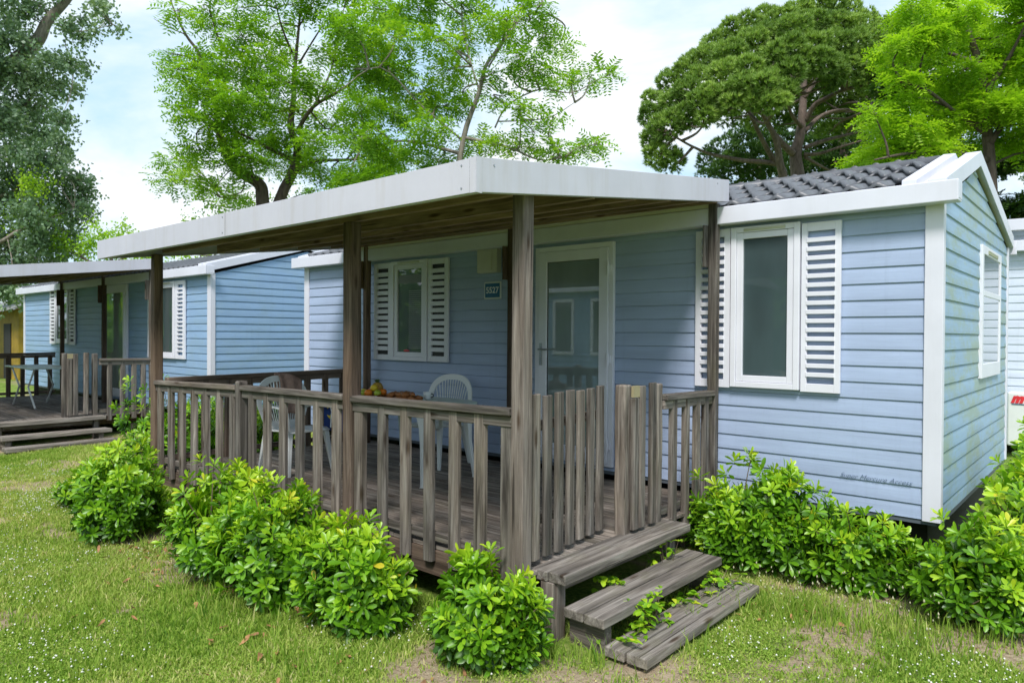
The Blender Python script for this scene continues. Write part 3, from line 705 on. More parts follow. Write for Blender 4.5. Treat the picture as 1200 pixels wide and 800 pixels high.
    # header over the posts and rafters
    for i,y in enumerate((3.15,3.63,4.12,4.60,5.05,5.36)):
        z=rz(y);hh=.12
        MB().box(X(xL+(.05 if i==0 else .25)),X(xR-.04),Y(y)-.024,Y(y)+.024,z+(.03 if i==0 else -.005),z+.132).build('rafter',QX,cpo,bevel=.004)
    MB().box(X(xL+.05),X(xR-.04),Y(2.62),Y(2.66),rz(2.64)+.05,rz(2.64)+.132).build('rafter',QX,cpo,bevel=.004)
    return t
deck('porch','weathered grey timber porch with a white-edged canopy in front of the nearest blue cabin',0,0,True)
deck('porch','timber porch of the farther blue cabin, with a folding table behind its railing',-10.09,-.35,False)
# steps
def steps(dx,dy,label,group='wooden porch steps'):
    t=thing('wooden_steps',label,'steps',(-2.2+dx,3.9+dy,.08),group)
    X=lambda x:x+dx
    Y=lambda y:y+dy
    def tread(x0,x1,y0,y1,z,th,n,split=.006,lbl=None):
        w=(x1-x0)/n;mb=MB()
        for k in range(n):
            e=jit(.012);mb.beam((X(x0+w*(k+.5)),Y(y0+e),z-th/2+jit(.002)),(X(x0+w*(k+.5)),Y(y1+e),z-th/2+jit(.003)),w-split,th)
        return mb.build('tread',TY,t,bevel=.006,seg=2,label=lbl)
    tread(-2.60,-2.36,3.17,4.67,DZ+.004,.058,2,.003)
    tread(-2.39,-2.11,3.19,4.66,.29,.055,2,.008)
    tread(-2.12,-1.845,3.19,4.66,.152,.055,2,.012,'lowest tread, sunk in the grass')
    for q in (3.19,4.5): MB().box(X(-2.51),X(-2.43),Y(q),Y(q+.08),.0,DZ-.056).build('leg',WZ,t,bevel=.004)
    MB().box(X(-2.47),X(-2.445),Y(3.28),Y(4.49),DZ-.12,DZ-.057).build('riser',WY,t,bevel=.004)
    for q in (3.24,4.48): MB().box(X(-2.38),X(-2.14),Y(q),Y(q+.07),.03,.233).build('support_block',WX,t,bevel=.006)
    MB().box(X(-2.53),X(-2.44),Y(3.165),Y(3.188),.02,DZ-.056).build('side_board',WZ,t,bevel=.003)
    return t
steps(0,0,'three grey wooden steps up to the nearest porch, weeds growing between them')
steps(-10.09,-.35,'three wooden steps at the farther cabin, partly hidden by a shrub')
# ---------------------------------------------------------------- neighbouring homes
nb=house('mobile_home','farther light blue mobile home at the left, seen beyond the end of the porch',-20.5,-10.80,5.25,8.7,sid=SIDN,sidg=SIDN,ridge=(6.95,3.34))
wy2=5.25-.017
window(nb,-18.05,-17.2,1.57,2.79,wy2,GL_DARK);shutter(nb,-18.44,-18.06,1.55,2.79,wy2-.004,14,.24,.03,back=True);shutter(nb,-17.19,-16.80,1.55,2.79,wy2-.004,14,.24,.03,back=True)
door(nb,-15.2,-14.02,.60,2.72,wy2)
window(nb,-12.75,-12.0,1.385,2.68,wy2,GL_DARK);shutter(nb,-13.1,-12.76,1.385,2.68,wy2-.004,17,.2,.034);shutter(nb,-11.99,-11.64,1.385,2.68,wy2-.004,17,.2,.034)
# home of the row behind, right
rr=thing('mobile_home','pale grey-blue mobile home in the row behind, at the right edge','mobile home',(2.2,12.4,.2))
siding(MB(),'y',12.4,lambda z:(-2.4,5.5),.3,3.06).build('front_wall',SIDW,rr)
siding(MB(),'y',12.395,lambda z:(-2.4+max(0,(z-3.2)*4.5),5.5) if z<4.3 else None,3.2,3.9).build('upper_wall',SIDW,rr)
MB().box(-2.4,5.5,12.42,16,.3,3.2).build('wall_core',DARK,rr)
MB().box(-2.45,-2.37,12.36,12.42,.3,3.06).build('corner_trim',TRIM,rr,bevel=.004)
MB().box(-2.55,5.6,12.22,12.3,3.05,3.20).build('eaves_board',TRIM,rr,bevel=.006)
mb=MB();mb.beam((-2.55,12.25,3.44),(5.5,12.25,3.30+.0),.16,.16);mb.build('roof',TRIM,rr,bevel=.006)
MB().beam((-2.55,12.35,3.2),(-2.55,12.35,3.5),.12,.1,(0,1,0)).build('verge_trim',TRIM,rr)
ac=thing('air_conditioner','white outdoor unit with red lettering at the right edge, behind the shrubs','air conditioner',(-.8,12.1,.3))
MB().box(-1.27,-.45,11.95,12.25,.33,1.07).build('casing',PLASTIC,ac,bevel=.02)
MB().lathe([(.24,0),(.24,.02),(.21,.02),(.21,0)],(0,0,0),24).build('fan_guard',METAL,ac)
o=bpy.data.objects[[k.name for k in ac.children if k.name.startswith('fan_guard')][0]]
o.data.transform(Matrix.Translation(OFF[ac.name]));o.data.transform(Matrix.Translation(Vector((-.72,11.95,.66))-OFF[ac.name])@Matrix.Rotation(R(90),4,'X')) if False else None
bpy.data.objects.remove(o)
mb=MB()
for rr_ in (.05,.09,.13,.17,.21):
    mb.tube([(-.70+rr_*math.cos(a),11.935,.66+rr_*math.sin(a)) for a in linsp(0,6.283,22)],.005,5)
mb.build('fan_guard',METAL,ac)
text('m','lettering',.17,(-1.16,11.945,.985),Euler((R(90),0,0)),plain('logo_red',(.7,.03,.04),.5),ac,.002,.35,off=.012)
MB().box(-1.22,-.98,11.944,11.949,.90,.915).build('underline',INK,ac)
REFL_SHRUBS=[]
# the home across the path, whose wall and windows the door glass mirrors
op=thing('mobile_home','light blue mobile home across the lawn, opposite the porch','mobile home',(-9.5,-1.4,.0))
s_=MB();siding(s_,'y',0,lambda z:(0,6.4),.45,2.8);s_.v=[(-12.4+p[0],-1.3-p[1],p[2]) for p in s_.v];s_.f=[f[::-1] for f in s_.f];s_.build('front_wall',SIDN,op)
MB().box(-12.35,-6.05,-4.8,-1.32,.45,2.8).build('wall_core',DARK,op)
MB().box(-12.55,-5.85,-1.3,-1.12,2.74,2.9).build('eaves_board',TRIM,op,bevel=.006)
MB().prism([(-12.5,-1.15,2.88),(-12.5,-3.0,3.35),(-12.5,-4.9,2.88)],(6.6,0,0)).build('roof',TILE,op)
for x in (-9.55,-8.55,-11.6,-7.0):
    w=MB();
    w.box(x,x+.06,-1.282,-1.24,1.4,2.6);w.box(x+.5,x+.56,-1.282,-1.24,1.4,2.6);w.box(x+.06,x+.5,-1.282,-1.241,2.53,2.6);w.box(x+.06,x+.5,-1.282,-1.241,1.4,1.47)
    w=w.build('window',FRAME,op);MB().box(x+.05,x+.51,-1.275,-1.268,1.45,2.55).build('pane',GL_DARK,w)
for (hx_,hy_,hr_,hh_,lb) in ((-17,-3.2,2.6,5.2,'tall unseen shrub added for darker reflections, beyond the end of the opposite home'),(-7.2,-8.6,3.4,6.5,'tall unseen shrub added for darker reflections, right behind the opposite home'),(-.5,-9.5,2.6,6.,'tall unseen shrub added for darker reflections, behind the lawn, right of the opposite home'),(-21,-1,2.4,4.5,'tall unseen shrub added for darker reflections, left of the opposite home'),(-31,-3,4,6.5,'tall unseen shrub added for darker reflections, far along the lawn'),(-42,-5,5,8.,'tallest unseen shrub added for darker reflections, farthest along the lawn')):
    REFL_SHRUBS.append((hx_,hy_,hr_,hh_,lb))  # unseen shrubs, added only to darken the reflections in the panes
# yellow hut far left
hx=at(10,410,25);hut=thing('yellow_hut','yellow painted timber hut with a dark doorway, far left behind the railing','hut',(hx[0],hx[1],.1))
YEL=plain('yellow_paint',(.33,.22,.02),.7,.25,3)
cx,cy=hx[0],hx[1]
MB().box(cx-3.2,cx+1.2,cy,cy+3,.1,2.6).build('wall',YEL,hut);MB().box(cx-.5,cx+.35,cy-.03,cy-.001,.1,2.1).build('doorway',DARK,hut)
MB().prism([(cx-3.5,cy-.5,2.5),(cx-3.5,cy+1.5,3.3),(cx-3.5,cy+3.4,2.5),(cx-3.5,cy+1.5,3.1)],(5.0,0,0)).build('roof',plain('hut_roof',(.22,.23,.22),.8,.2,3),hut)
# ---------------------------------------------------------------- porch furniture
def chair(label,loc,rz,group='white plastic porch chairs'):
    t=thing('garden_chair',label,'chair',loc,group,rz)   # faces local -y
    # seat: curved shell
    mb=MB();n=8;vs=[];fs=[]
    for j in range(n+1):
        y=-.23+.46*j/n;w=.225+.02*math.sin(j/n*3.1)
        for i in range(n+1):
            x=-w+2*w*i/n;z=.43-.02*math.sin(math.pi*i/n)*math.sin(math.pi*j/n)-.025*(j/n)
            if j==0:z-=.02
            vs.append((x,y,z))
    m0=len(vs);vs+=[(a,b,c-.012) for a,b,c in vs]
    for j in range(n):
        for i in range(n):
            a=j*(n+1)+i;fs.append((a,a+1,a+n+2,a+n+1));fs.append((a+m0,a+n+1+m0,a+n+2+m0,a+1+m0))
    for i in range(n):
        fs.append((i,i+m0,i+1+m0,i+1));a=n*(n+1)+i;fs.append((a,a+1,a+1+m0,a+m0))
        a=i*(n+1);fs.append((a,a+n+1,a+n+1+m0,a+m0));a=i*(n+1)+n;fs.append((a,a+m0,a+n+1+m0,a+n+1))
    mb.add(vs,fs);mb.build('seat',PLASTIC,t,smooth=True)
    # back: rounded fan with slots
    def bp(x,z,o=0):  # curved plane leaning back
        return (x,.215+.16*(z-.42)-.35*x*x*1.2+o,z)
    mb=MB();K=26;out=[];inn=[]
    for k in range(K+1):
        a=math.pi*k/K
        ca,sa=math.cos(a),math.sin(a);e_=.8;cx_=math.copysign(abs(ca)**e_,ca);sx__=abs(sa)**e_;out.append((.295*cx_,.655+.27*sx__));inn.append((.235*cx_,.655+.21*sx__))
    out=[(.215,.42)]+out+[(-.215,.42)];inn=[(.165,.42)]+inn+[(-.165,.42)]
    n=len(out);vs=[bp(*p,0) for p in out]+[bp(*p,0) for p in inn]+[bp(*p,.014) for p in out]+[bp(*p,.014) for p in inn]
    fs=[]
    for i in range(n-1): fs+=[(i,i+1,n+i+1,n+i),(2*n+i,3*n+i,3*n+i+1,2*n+i+1),(i,2*n+i,2*n+i+1,i+1),(n+i,n+i+1,3*n+i+1,3*n+i)]
    mb.add(vs,fs)
    for k in range(-6,7):
        xb=k*.021;xt=k*.035;zt=.655+.212*(1-(abs(xt)/.24)**2.5)**(1/2.5)
        mb.tube([bp(xb,.47,.007),bp((xb+xt)/2,(zt+.47)/2,.007),bp(xt,zt,.007)],.0062,5)
    vs=[bp(x,z,o) for o in (0,.014) for x,z in ((-.17,.41),(.17,.41),(.175,.48),(-.175,.48))];mb.add(vs,[(3,2,1,0),(4,5,6,7),(0,1,5,4),(1,2,6,5),(2,3,7,6),(3,0,4,7)])
    vs=[bp(x,z,o) for o in (-.001,.015) for x,z in ((-.10,.60),(.10,.60),(.105,.625),(-.105,.625))];mb.add(vs,[(3,2,1,0),(4,5,6,7),(0,1,5,4),(1,2,6,5),(2,3,7,6),(3,0,4,7)])
    mb.build('backrest',PLASTIC,t,bevel=.002,seg=1)
    for s in (-1,1):
        mb=MB();pts=[(s*.235,.20,.60),(s*.275,.08,.645),(s*.285,-.10,.645),(s*.275,-.20,.63),(s*.262,-.235,.57),(s*.25,-.235,.42)]
        for a,b_ in zip(pts[:-1],pts[1:]): mb.beam(a,b_,.045,.016,(0,.3,1) if abs(a[2]-b_[2])<.04 else (0,1,.1))
        mb.build('armrest',PLASTIC,t,bevel=.005,smooth=True)
        for q in (-1,1):
            mb=MB();mb.prism([(s*.225,q*.20,.42),(s*.225-s*.05,q*.20,.42),(s*.225-s*.05,q*.20-q*.035,.42),(s*.225,q*.20-q*.035,.42)],(0,0,0.0))
            mb=MB();T=[(s*.23,q*.21),(s*.175,q*.21),(s*.175,q*.165),(s*.23,q*.165)];Bt=[(s*.265,q*.265),(s*.235,q*.265),(s*.235,q*.24),(s*.265,q*.24)]
            vs=[(x,y,.41) for x,y in T]+[(x,y,.0) for x,y in Bt];mb.add(vs,[(0,1,2,3),(7,6,5,4)]+[(i,i+4,(i+1)%4+4,(i+1)%4) for i in range(4)])
            mb.build('leg',PLASTIC,t,bevel=.004)
    return t
c1=chair('white plastic garden chair with a brown towel over its back, left on the porch',(-6.18,3.86,DZ+.001),R(92))
c2=chair('white plastic garden chair with a slotted fan back, empty, between table and wall',(-5.43,5.03,DZ+.001),R(8))
TWL=plain('brown_towel',(.38,.25,.20),.95,.15,30,.1,bmp=.5)
def cloth(name,m,label,cat,loc,rz,fn,nu=26,nv=22,th=.008):
    U,Vv=np.meshgrid(np.linspace(0,1,nu),np.linspace(0,1,nv));P=fn(U,Vv).reshape(-1,3)
    I=np.arange(nu*nv).reshape(nv,nu);F=np.stack([I[:-1,:-1],I[:-1,1:],I[1:,1:],I[1:,:-1]],-1).reshape(-1,4)
    o=npmesh(name,P,F,m,smooth=True);o.location=loc;o.rotation_euler=(0,0,rz)
    s=o.modifiers.new('solid','SOLIDIFY');s.thickness=th;s.offset=1
    tag(o,label,cat);return o
def towel(u,v):
    x=-.03+.27*u;rim=.655+.27*(1-np.clip(np.abs(x)/.295,0,1)**2.5)**(1/2.5)
    # v<.45 front drop, over the rim, rear drop
    s=(v-.45)
    L=.95
    yb=.215+.16*(rim-.42)-.42*x*x
    d=np.abs(s)*L
    z=rim+.018-np.maximum(0,d-.03)-.006*np.sin(u*14)*d
    side=np.where(s<0,-1,1)
    y=yb+.007+side*(.022+.012*np.sin(u*11+v*3))*np.clip(d/.04,0,1)+.16*(z-rim)
    x=x+.02*np.sin(v*7+u*3)
    return np.stack([x,y,z],-1)
cloth('towel',TWL,'brown towel draped over the back of the left plastic chair','towel',(-6.18,3.86,DZ+.001),R(92),towel)
m,nt,b=mat('blue_moon_cloth')
v=coords(nt);sx=nt.nodes.new('ShaderNodeSeparateXYZ');nt.links.new(v,sx.inputs[0])
def disc(cx,cz,rad):
    a=math_(nt,'SUBTRACT',sx.outputs[0],cx);c_=math_(nt,'SUBTRACT',sx.outputs[2],cz)
    d=math_(nt,'SQRT',math_(nt,'ADD',math_(nt,'MULTIPLY',a,a),math_(nt,'MULTIPLY',c_,c_)));return math_(nt,'LESS_THAN',d,rad)
moon=math_(nt,'SUBTRACT',disc(-.07,-.11,.07),disc(-.10,-.09,.06),clamp=True);st=disc(-.02,-.2,.018);st2=disc(.1,-.08,.012)
c=mixc(nt,moon,(.012,.04,.17),(.65,.5,.04));c=mixc(nt,math_(nt,'MAXIMUM',st,st2),c,(.35,.5,.65));nt.links.new(c,b.inputs['Base Color']);b.inputs['Roughness'].default_value=.9
def bl(u,v):
    x=-.17+.34*u;s=v-.15;z=-.02-np.abs(s)*.33*1.0
    y=np.where(s<0,-.02,.02)+.012*np.sin(u*9)
    return np.stack([x,y,z],-1)
cloth('beach_cloth',m,'dark blue cloth with a yellow moon hanging over the arm of the left chair','cloth',(-6.0,4.155,DZ+.672),R(2),bl)
# table
TZ=DZ+.72
tb=thing('garden_table','pale green plastic garden table set for breakfast behind the porch railing','table',(-5.2,4.55,DZ))
mb=MB();K=40;ring=[]
for k in range(K):
    a=2*math.pi*k/K;c_,s_q=math.cos(a),math.sin(a)
    ring.append((-5.2+.66*math.copysign(abs(c_)**.55,c_),4.5+.40*math.copysign(abs(s_q)**.55,s_q),TZ-.022))
mb.prism(ring,(0,0,.022));mb.build('tabletop',TABLE,tb,bevel=.004)
mb=MB();mb.prism([(-5.2+(p[0]+5.2)*.96,4.5+(p[1]-4.5)*.94,TZ-.062) for p in ring],(0,0,.039));mb.build('apron',TABLE,tb)
for (sx_,sy_) in ((-1,-1),(1,-1),(1,1),(-1,1)):
    mb=MB();x0,y0=-5.2+sx_*.46,4.5+sy_*.26
    T=[(-.05,-.05),(.05,-.05),(.05,.05),(-.05,.05)]
    vs=[];zz=[TZ-.06,TZ-.2,DZ+.35,DZ+.002];of=[0,.02,.03,.07];ww=[1.1,.6,.42,.32]
    for z,o_,w_ in zip(zz,of,ww):
        for (p,q) in T: vs.append((x0+sx_*o_+p*w_,y0+sy_*o_+q*w_,z))
    fs=[(3,2,1,0),(12,13,14,15)]+[(4*j+i,4*j+4+i,4*j+4+(i+1)%4,4*j+(i+1)%4) for j in range(3) for i in range(4)]
    mb.add(vs,fs);mb.build('leg',TABLE if sx_<0 else PLASTIC,tb,bevel=.006)
def ball(x,y,z,r,m,name,label,cat,group=None,sq=(1,1,.94)):
    mb=MB();n=9
    prof=[(max(.001,r*math.sin(math.pi*i/n)),-r*sq[2]*math.cos(math.pi*i/n)) for i in range(n+1)]
    prof[-1]=(.004,prof[-1][1]-.006)
    mb.lathe(prof,(x,y,z+r*sq[2]),14,sq[0],sq[1]);o=mb.build(name,m,smooth=True);o['label']=label;o['category']=cat
    me=o.data
    for vv in me.vertices: vv.co-=Vector((x,y,z))
    o.location=(x,y,z)
    MB()  # stalk
    return o
BX0,BY0=-5.52,4.28
bw=thing('fruit_bowl','round brown wicker bowl holding fruit at the left end of the table','bowl',(BX0,BY0,TZ))
MB().lathe([(.10,.001),(.12,.01),(.155,.045),(.16,.05),(.15,.05),(.115,.018),(.05,.012)],(BX0,BY0,TZ),26).build('bowl_wall',plain('wicker',(.30,.12,.03),.7,.3,60,bmp=.6),bw,smooth=True)
ORA=plain('orange_skin',(.75,.20,.01),.45,.1,40,bmp=.2);LEM=plain('lemon_skin',(.72,.52,.03),.45,.08,40,bmp=.2);LIM=plain('green_apple',(.38,.48,.04),.35,.15,20);RED=plain('red_apple',(.45,.10,.02),.35,.3,20)
ball(BX0+.03,BY0-.075,TZ+.03,.038,ORA,'orange','bright orange at the front of the fruit bowl','fruit')
ball(BX0-.085,BY0-.045,TZ+.035,.036,LEM,'lemon','yellow lemon at the left rim of the fruit bowl','fruit',sq=(1.15,.9,.9))
ball(BX0-.035,BY0-.085,TZ+.03,.034,LIM,'apple','green apple between lemon and orange in the bowl','fruit')
ball(BX0+.10,BY0-.02,TZ+.03,.036,LIM,'apple','yellow-green apple at the right rim of the fruit bowl','fruit')
ball(BX0+.035,BY0-.01,TZ+.075,.037,LEM,'lemon','yellow lemon on top of the fruit pile','fruit',sq=(1.1,.95,.95))
ball(BX0+.085,BY0+.06,TZ+.035,.036,ORA,'orange','orange at the back right of the fruit bowl','fruit')
ball(BX0-.05,BY0+.03,TZ+.05,.034,RED,'apple','reddish apple at the back left of the fruit bowl','fruit')
pa=thing('pineapple','small ripe pineapple standing behind the fruit in the bowl','pineapple',(BX0,BY0+.06,TZ+.03))
MB().lathe([(.01,0),(.045,.012),(.058,.05),(.055,.09),(.035,.125),(.01,.132)],(BX0+.01,BY0+.05,TZ+.03),14).build('fruit_body',plain('pineapple_skin',(.42,.25,.04),.7,.5,90,bmp=1.),pa)
mb=MB()
for k in range(18):
    a=k*2.4;tl=.25+.05*k;l=.075-.002*k
    p=Vector((BX0+.01,BY0+.05,TZ+.155));d=Vector((math.cos(a)*math.cos(tl),math.sin(a)*math.cos(tl),math.sin(tl)))
    s_=Vector((-math.sin(a),math.cos(a),0))*.008
    mb.add([p-s_,p+s_,p+d*l*.6+s_*.7+Vector((0,0,.01)),p+d*l,p+d*l*.6-s_*.7+Vector((0,0,.01))],[(0,1,2,4),(4,2,3)])
mb.build('leaf_crown',plain('pineapple_leaf',(.10,.18,.05),.6),pa)
PX0,PY0=-5.20,4.38
pt=thing('serving_plate','round tray in the middle of the table heaped with pastries','plate',(PX0,PY0,TZ))
MB().lathe([(.13,.001),(.19,.012),(.195,.016),(.185,.016),(.12,.008),(.01,.007)],(PX0,PY0,TZ),28,1.15,.9).build('tray',plain('tray_wood',(.42,.22,.08),.5,.2,12),pt,smooth=True)
PAS=plain('pastry_crust',(.36,.13,.035),.5,.35,25,bmp=.4)
pst=[]
for k in range(20):
    a=k*2.4;rr_=.165*math.sqrt((k+.5)/20);x,y=PX0+rr_*math.cos(a)*1.1,PY0+rr_*math.sin(a)*.85;z=TZ+.010+.032*(k<9)
    th=random.uniform(0,3.14);pts=[];rad=[]
    for i in range(7):
        q=(i-3)/3;ca,sa=math.cos(th),math.sin(th);lx=q*.052;ly=.018*q*q
        pts.append((x+lx*ca-ly*sa,y+lx*sa+ly*ca,z+.018));rad.append(.005+.020*(1-abs(q)**1.6)*(1+.12*(i%2)))
    mb=MB();mb.tube(pts,rad,9);o=mb.build('croissant',PAS,smooth=True)
    for vv in o.data.vertices: vv.co-=Vector((x,y,z))
    o.location=(x,y,z);tag(o,'small golden brown pastry in the heap on the tray','pastry','pastries heaped on the tray')
cu=thing('coffee_cup','white cup with dark dots at the right behind the pastries','cup',(-5.10,4.62,TZ))
MB().lathe([(.028,.001),(.04,.02),(.045,.05),(.046,.075),(.042,.075),(.036,.03),(.01,.012)],(-5.10,4.62,TZ),20).build('cup_body',PLASTIC,cu,smooth=True)
MB().tube([(-5.056,4.62,TZ+.06),(-5.03,4.62,TZ+.058),(-5.025,4.62,TZ+.035),(-5.058,4.62,TZ+.022)],.006,6).build('handle',RUBBER,cu,smooth=True)
jp=MB();jp.lathe([(.03,.001),(.034,.01),(.034,.042),(.03,.042),(.028,.014),(.01,.012)],(-5.36,4.17,TZ),18);o=jp.build('butter_dish',PLASTIC,smooth=True);tag(o,'small white pot in front of the fruit bowl','pot')
for vv in o.data.vertices: vv.co-=Vector((-5.36,4.17,TZ))
o.location=(-5.36,4.17,TZ)
# neighbour's folding table
def fold_table(x0,x1,y0,y1,z):
    t=thing('folding_table','folding table with crossed white legs and pale green top on the farther porch','table',((x0+x1)/2,(y0+y1)/2,DZ))
    MB().box(x0,x1,y0,y1,z-.03,z).build('tabletop',TABLE,t,bevel=.012)
    for y in (y0+.08,y1-.08):
        MB().tube([(x0+.25,y,DZ+.01),(x0+.12+.5,y,DZ+.36),(x0+.15,y,z-.03)],.016,8).build('leg',PLASTIC,t)
        MB().tube([(x1-.05,y,DZ+.01),(x1-.45,y,DZ+.36),(x1-.1,y,z-.03)],.016,8).build('leg',PLASTIC,t)
    return t
fold_table(-15.9,-14.3,3.75,4.45,DZ+.72)
# ---------------------------------------------------------------- foliage tools
def leaves(P,D,Nn,L,W,droop,prof):
    """leaf strips with a midrib fold. P,D,Nn (n,3)"""
    n=len(P);S=np.cross(D,Nn);S/=np.linalg.norm(S,axis=1)[:,None]+1e-9;U=np.cross(S,D)
    vs=[]
    for t,w in prof:
        c=P+D*(L*t)[:,None]-U*(droop*L*t*t)[:,None]
        hw=(W*w)[:,None]
        vs+= [c-S*hw+U*hw*.35,c,c+S*hw+U*hw*.35]
    k=len(prof);V=np.stack(vs,1).reshape(-1,3);i=np.arange(n)*3*k;F=[]
    for j in range(k-1):
        a=i+3*j;F+= [np.stack([a,a+1,a+4,a+3],1),np.stack([a+1,a+2,a+5,a+4],1)]
    return V,np.concatenate(F),3*k
LP=[(0,.10),(.35,.62),(.72,1.),(.93,.62),(1.,.12)]
def norm(a): return a/(np.linalg.norm(a,axis=-1,keepdims=True)+1e-9)
def bush(x,y,rx,ry,h,seed,label,nros=420,lumps=7,leaf=.080,name='shrub',group='pittosporum shrubs around the cabin',lean=(0,0),yellow=0):
    r=np.random.default_rng(seed);z0=float(gz(x,y))
    t=thing(name,label,'shrub',(x,y,z0),group)
    # lobes: several domes of different height make the uneven outline
    lob=[(0,0,1.,.78)]
    for k in range(lumps):
        a=r.uniform(0,6.28);d=r.uniform(.25,.62);lob.append((d*math.cos(a),d*math.sin(a),r.uniform(.52,.98),r.uniform(.33,.5)))
    for k in range(6):
        a=k*1.05+r.uniform(-.3,.3);lob.append((.55*math.cos(a),.55*math.sin(a),r.uniform(.42,.6),.40))
    nros=int(nros*1.45)
    C=[];A=[];SH=[]
    while len(C)<nros:
        l=lob[r.integers(len(lob))];
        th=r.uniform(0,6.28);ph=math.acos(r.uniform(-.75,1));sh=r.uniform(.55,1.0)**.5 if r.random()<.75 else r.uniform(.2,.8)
        d=np.array([math.sin(ph)*math.cos(th),math.sin(ph)*math.sin(th),math.cos(ph)])
        px=(l[0]+d[0]*l[3]*sh)*rx;py=(l[1]+d[1]*l[3]*sh)*ry
        zc=l[2]*h*.50;pz=zc+d[2]*l[2]*h*.46*sh+r.normal(0,.02)
        if r.random()<.16: pz+=r.exponential(.035)*h;px*=1.05;py*=1.05
        if pz<.015: continue
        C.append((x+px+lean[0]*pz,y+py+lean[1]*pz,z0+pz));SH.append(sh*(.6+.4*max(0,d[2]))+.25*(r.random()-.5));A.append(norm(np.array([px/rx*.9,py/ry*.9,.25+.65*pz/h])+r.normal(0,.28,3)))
    C=np.array(C);A=norm(np.array(A));A[:,2]=np.abs(A[:,2])*.8+.12;A=norm(A)
    K=12;n=len(C);sz=r.uniform(.75,1.2,n)
    T1=norm(np.cross(A,np.array([.3,.2,1.])+1e-3));T2=np.cross(A,T1)
    P=[];D=[];Nn=[];L=[];tt=[]
    growth_shade=np.clip((np.array(SH)-.42)*1.35+.22+.35*(C[:,2]-z0-h*.5)/h+r.normal(0,.10,n),0,1)  # new growth pale at the tips; shade painted into inner and lower leaves
    for k in range(K):
        a=k*2.399+r.uniform(-.25,.25,n);el=np.clip(.10+.10*k+r.normal(0,.14,n),-.2,1.35)
        rad=T1*np.cos(a)[:,None]+T2*np.sin(a)[:,None]
        d=norm(rad*np.cos(el)[:,None]+A*np.sin(el)[:,None]+np.array([0,0,-.05]))
        P.append(C-A*(.05*(1-k/K)*sz)[:,None]+rad*.004);D.append(d);Nn.append(norm(A*np.cos(el)[:,None]-rad*np.sin(el)[:,None]+1e-4))
        L.append(leaf*sz*r.uniform(.8,1.15,n)*(1-.35*(k/K)**2));tt.append(np.clip(growth_shade*.75+.30*(k/K)-.12+r.normal(0,.07,n),0,.93))
    P=np.concatenate(P);D=np.concatenate(D);Nn=np.concatenate(Nn);L=np.concatenate(L);tt=np.concatenate(tt)
    if yellow:
        q=r.random(len(tt))<yellow;tt[q]=1.3
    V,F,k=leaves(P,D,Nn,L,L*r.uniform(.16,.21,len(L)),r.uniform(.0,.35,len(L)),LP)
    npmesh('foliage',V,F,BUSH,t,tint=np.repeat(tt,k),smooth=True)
    mb=MB();idx=r.permutation(n)[:min(n,90)]
    for i in idx:
        e=Vector(C[i]);b0=Vector((x+r.normal(0,.05),y+r.normal(0,.05),z0-.02));md=(b0+e)/2+Vector((r.normal(0,.03),r.normal(0,.03),.05))
        mb.tube([b0,md,e],[.007,.005,.0025],5,cap=False)
    mb.build('stems',STEM,t)
    return t
bush(-6.62,2.42,.50,.42,.93,1,'bright green shrub left of the porch, in front of the farther steps',440)
bush(-5.02,2.52,.56,.42,.92,2,'tall green shrub against the left part of the porch railing',430,lumps=6)
bush(-4.35,2.55,.52,.42,.88,3,'broad green shrub in the middle of the row along the railing',430)
bush(-3.58,2.66,.46,.36,.68,4,'green shrub with one yellowed sprig beside the small front one',340,yellow=.012)
bush(-2.62,2.82,.36,.30,.60,5,'small round green shrub in front of the porch corner post',300,leaf=.080)
bush(-2.12,5.12,.56,.36,.92,6,'large green shrub right of the steps, below the wide window',520)
bush(-1.38,5.16,.50,.30,.56,7,'low dark green shrub under the lettering on the wall',300)
bush(-.66,4.98,.44,.36,.72,8,'yellow-green shrub in front of the house corner',330)
bush(-.46,5.62,.42,.50,.92,9,'green shrub against the gable wall at the right edge',380)
bush(-.42,7.0,.45,.65,1.12,10,'farther green shrub along the gable wall, below the gable window',300)
bush(-9.0,4.0,.65,.8,1.25,12,'green shrub between the two cabins, seen through the porch railing',380)
bush(-8.35,4.7,.55,.5,1.05,14,'dark green shrub close behind the side railing of the porch',300)
bush(-7.95,2.7,.35,.4,.5,13,'low green shrub behind the left corner post of the porch',180)
for k,(a,b_,c,d,lb) in enumerate(REFL_SHRUBS): bush(a,b_,c,c*.8,d,60+k,lb,400,leaf=.42,group='unseen shrubs added for darker reflections')
# weeds between the steps
def weed(x,y,h,seed,label,n=26,leaf=.05):
    r=np.random.default_rng(seed);z0=float(gz(x,y));t=thing('weed_plant',label,'plant',(x,y,z0),'weeds between the wooden steps')
    C=np.stack([x+r.normal(0,.05,n),y+r.normal(0,.10,n),z0+r.uniform(.03,h,n)],1)
    P=np.repeat(C,4,0);m_=len(P);a=r.uniform(0,6.28,m_);D=norm(np.stack([np.cos(a),np.sin(a),r.uniform(-.1,.6,m_)],1));L=r.uniform(.6,1.2,m_)*leaf
    V,F,k=leaves(P,D,norm(np.stack([r.normal(0,.3,m_),r.normal(0,.3,m_),np.ones(m_)],1)),L,L*.33,r.uniform(.1,.6,m_),LP)
    npmesh('foliage',V,F,BUSH,t,tint=np.repeat(np.clip(r.normal(.55,.2,m_),0,.9),k),smooth=True)
    mb=MB()
    for c in C: mb.tube([(x,y,z0-.01),((x+c[0])/2,(y+c[1])/2,(z0+c[2])/2+.02),tuple(c)],[.003,.0025,.0015],4,cap=False)
    mb.build('stems',STEM,t);return t
weed(-2.06,3.62,.25,1,'bright weed growing up in front of the middle step',30)
weed(-2.07,3.42,.13,2,'low weed at the near end of the middle step',24)
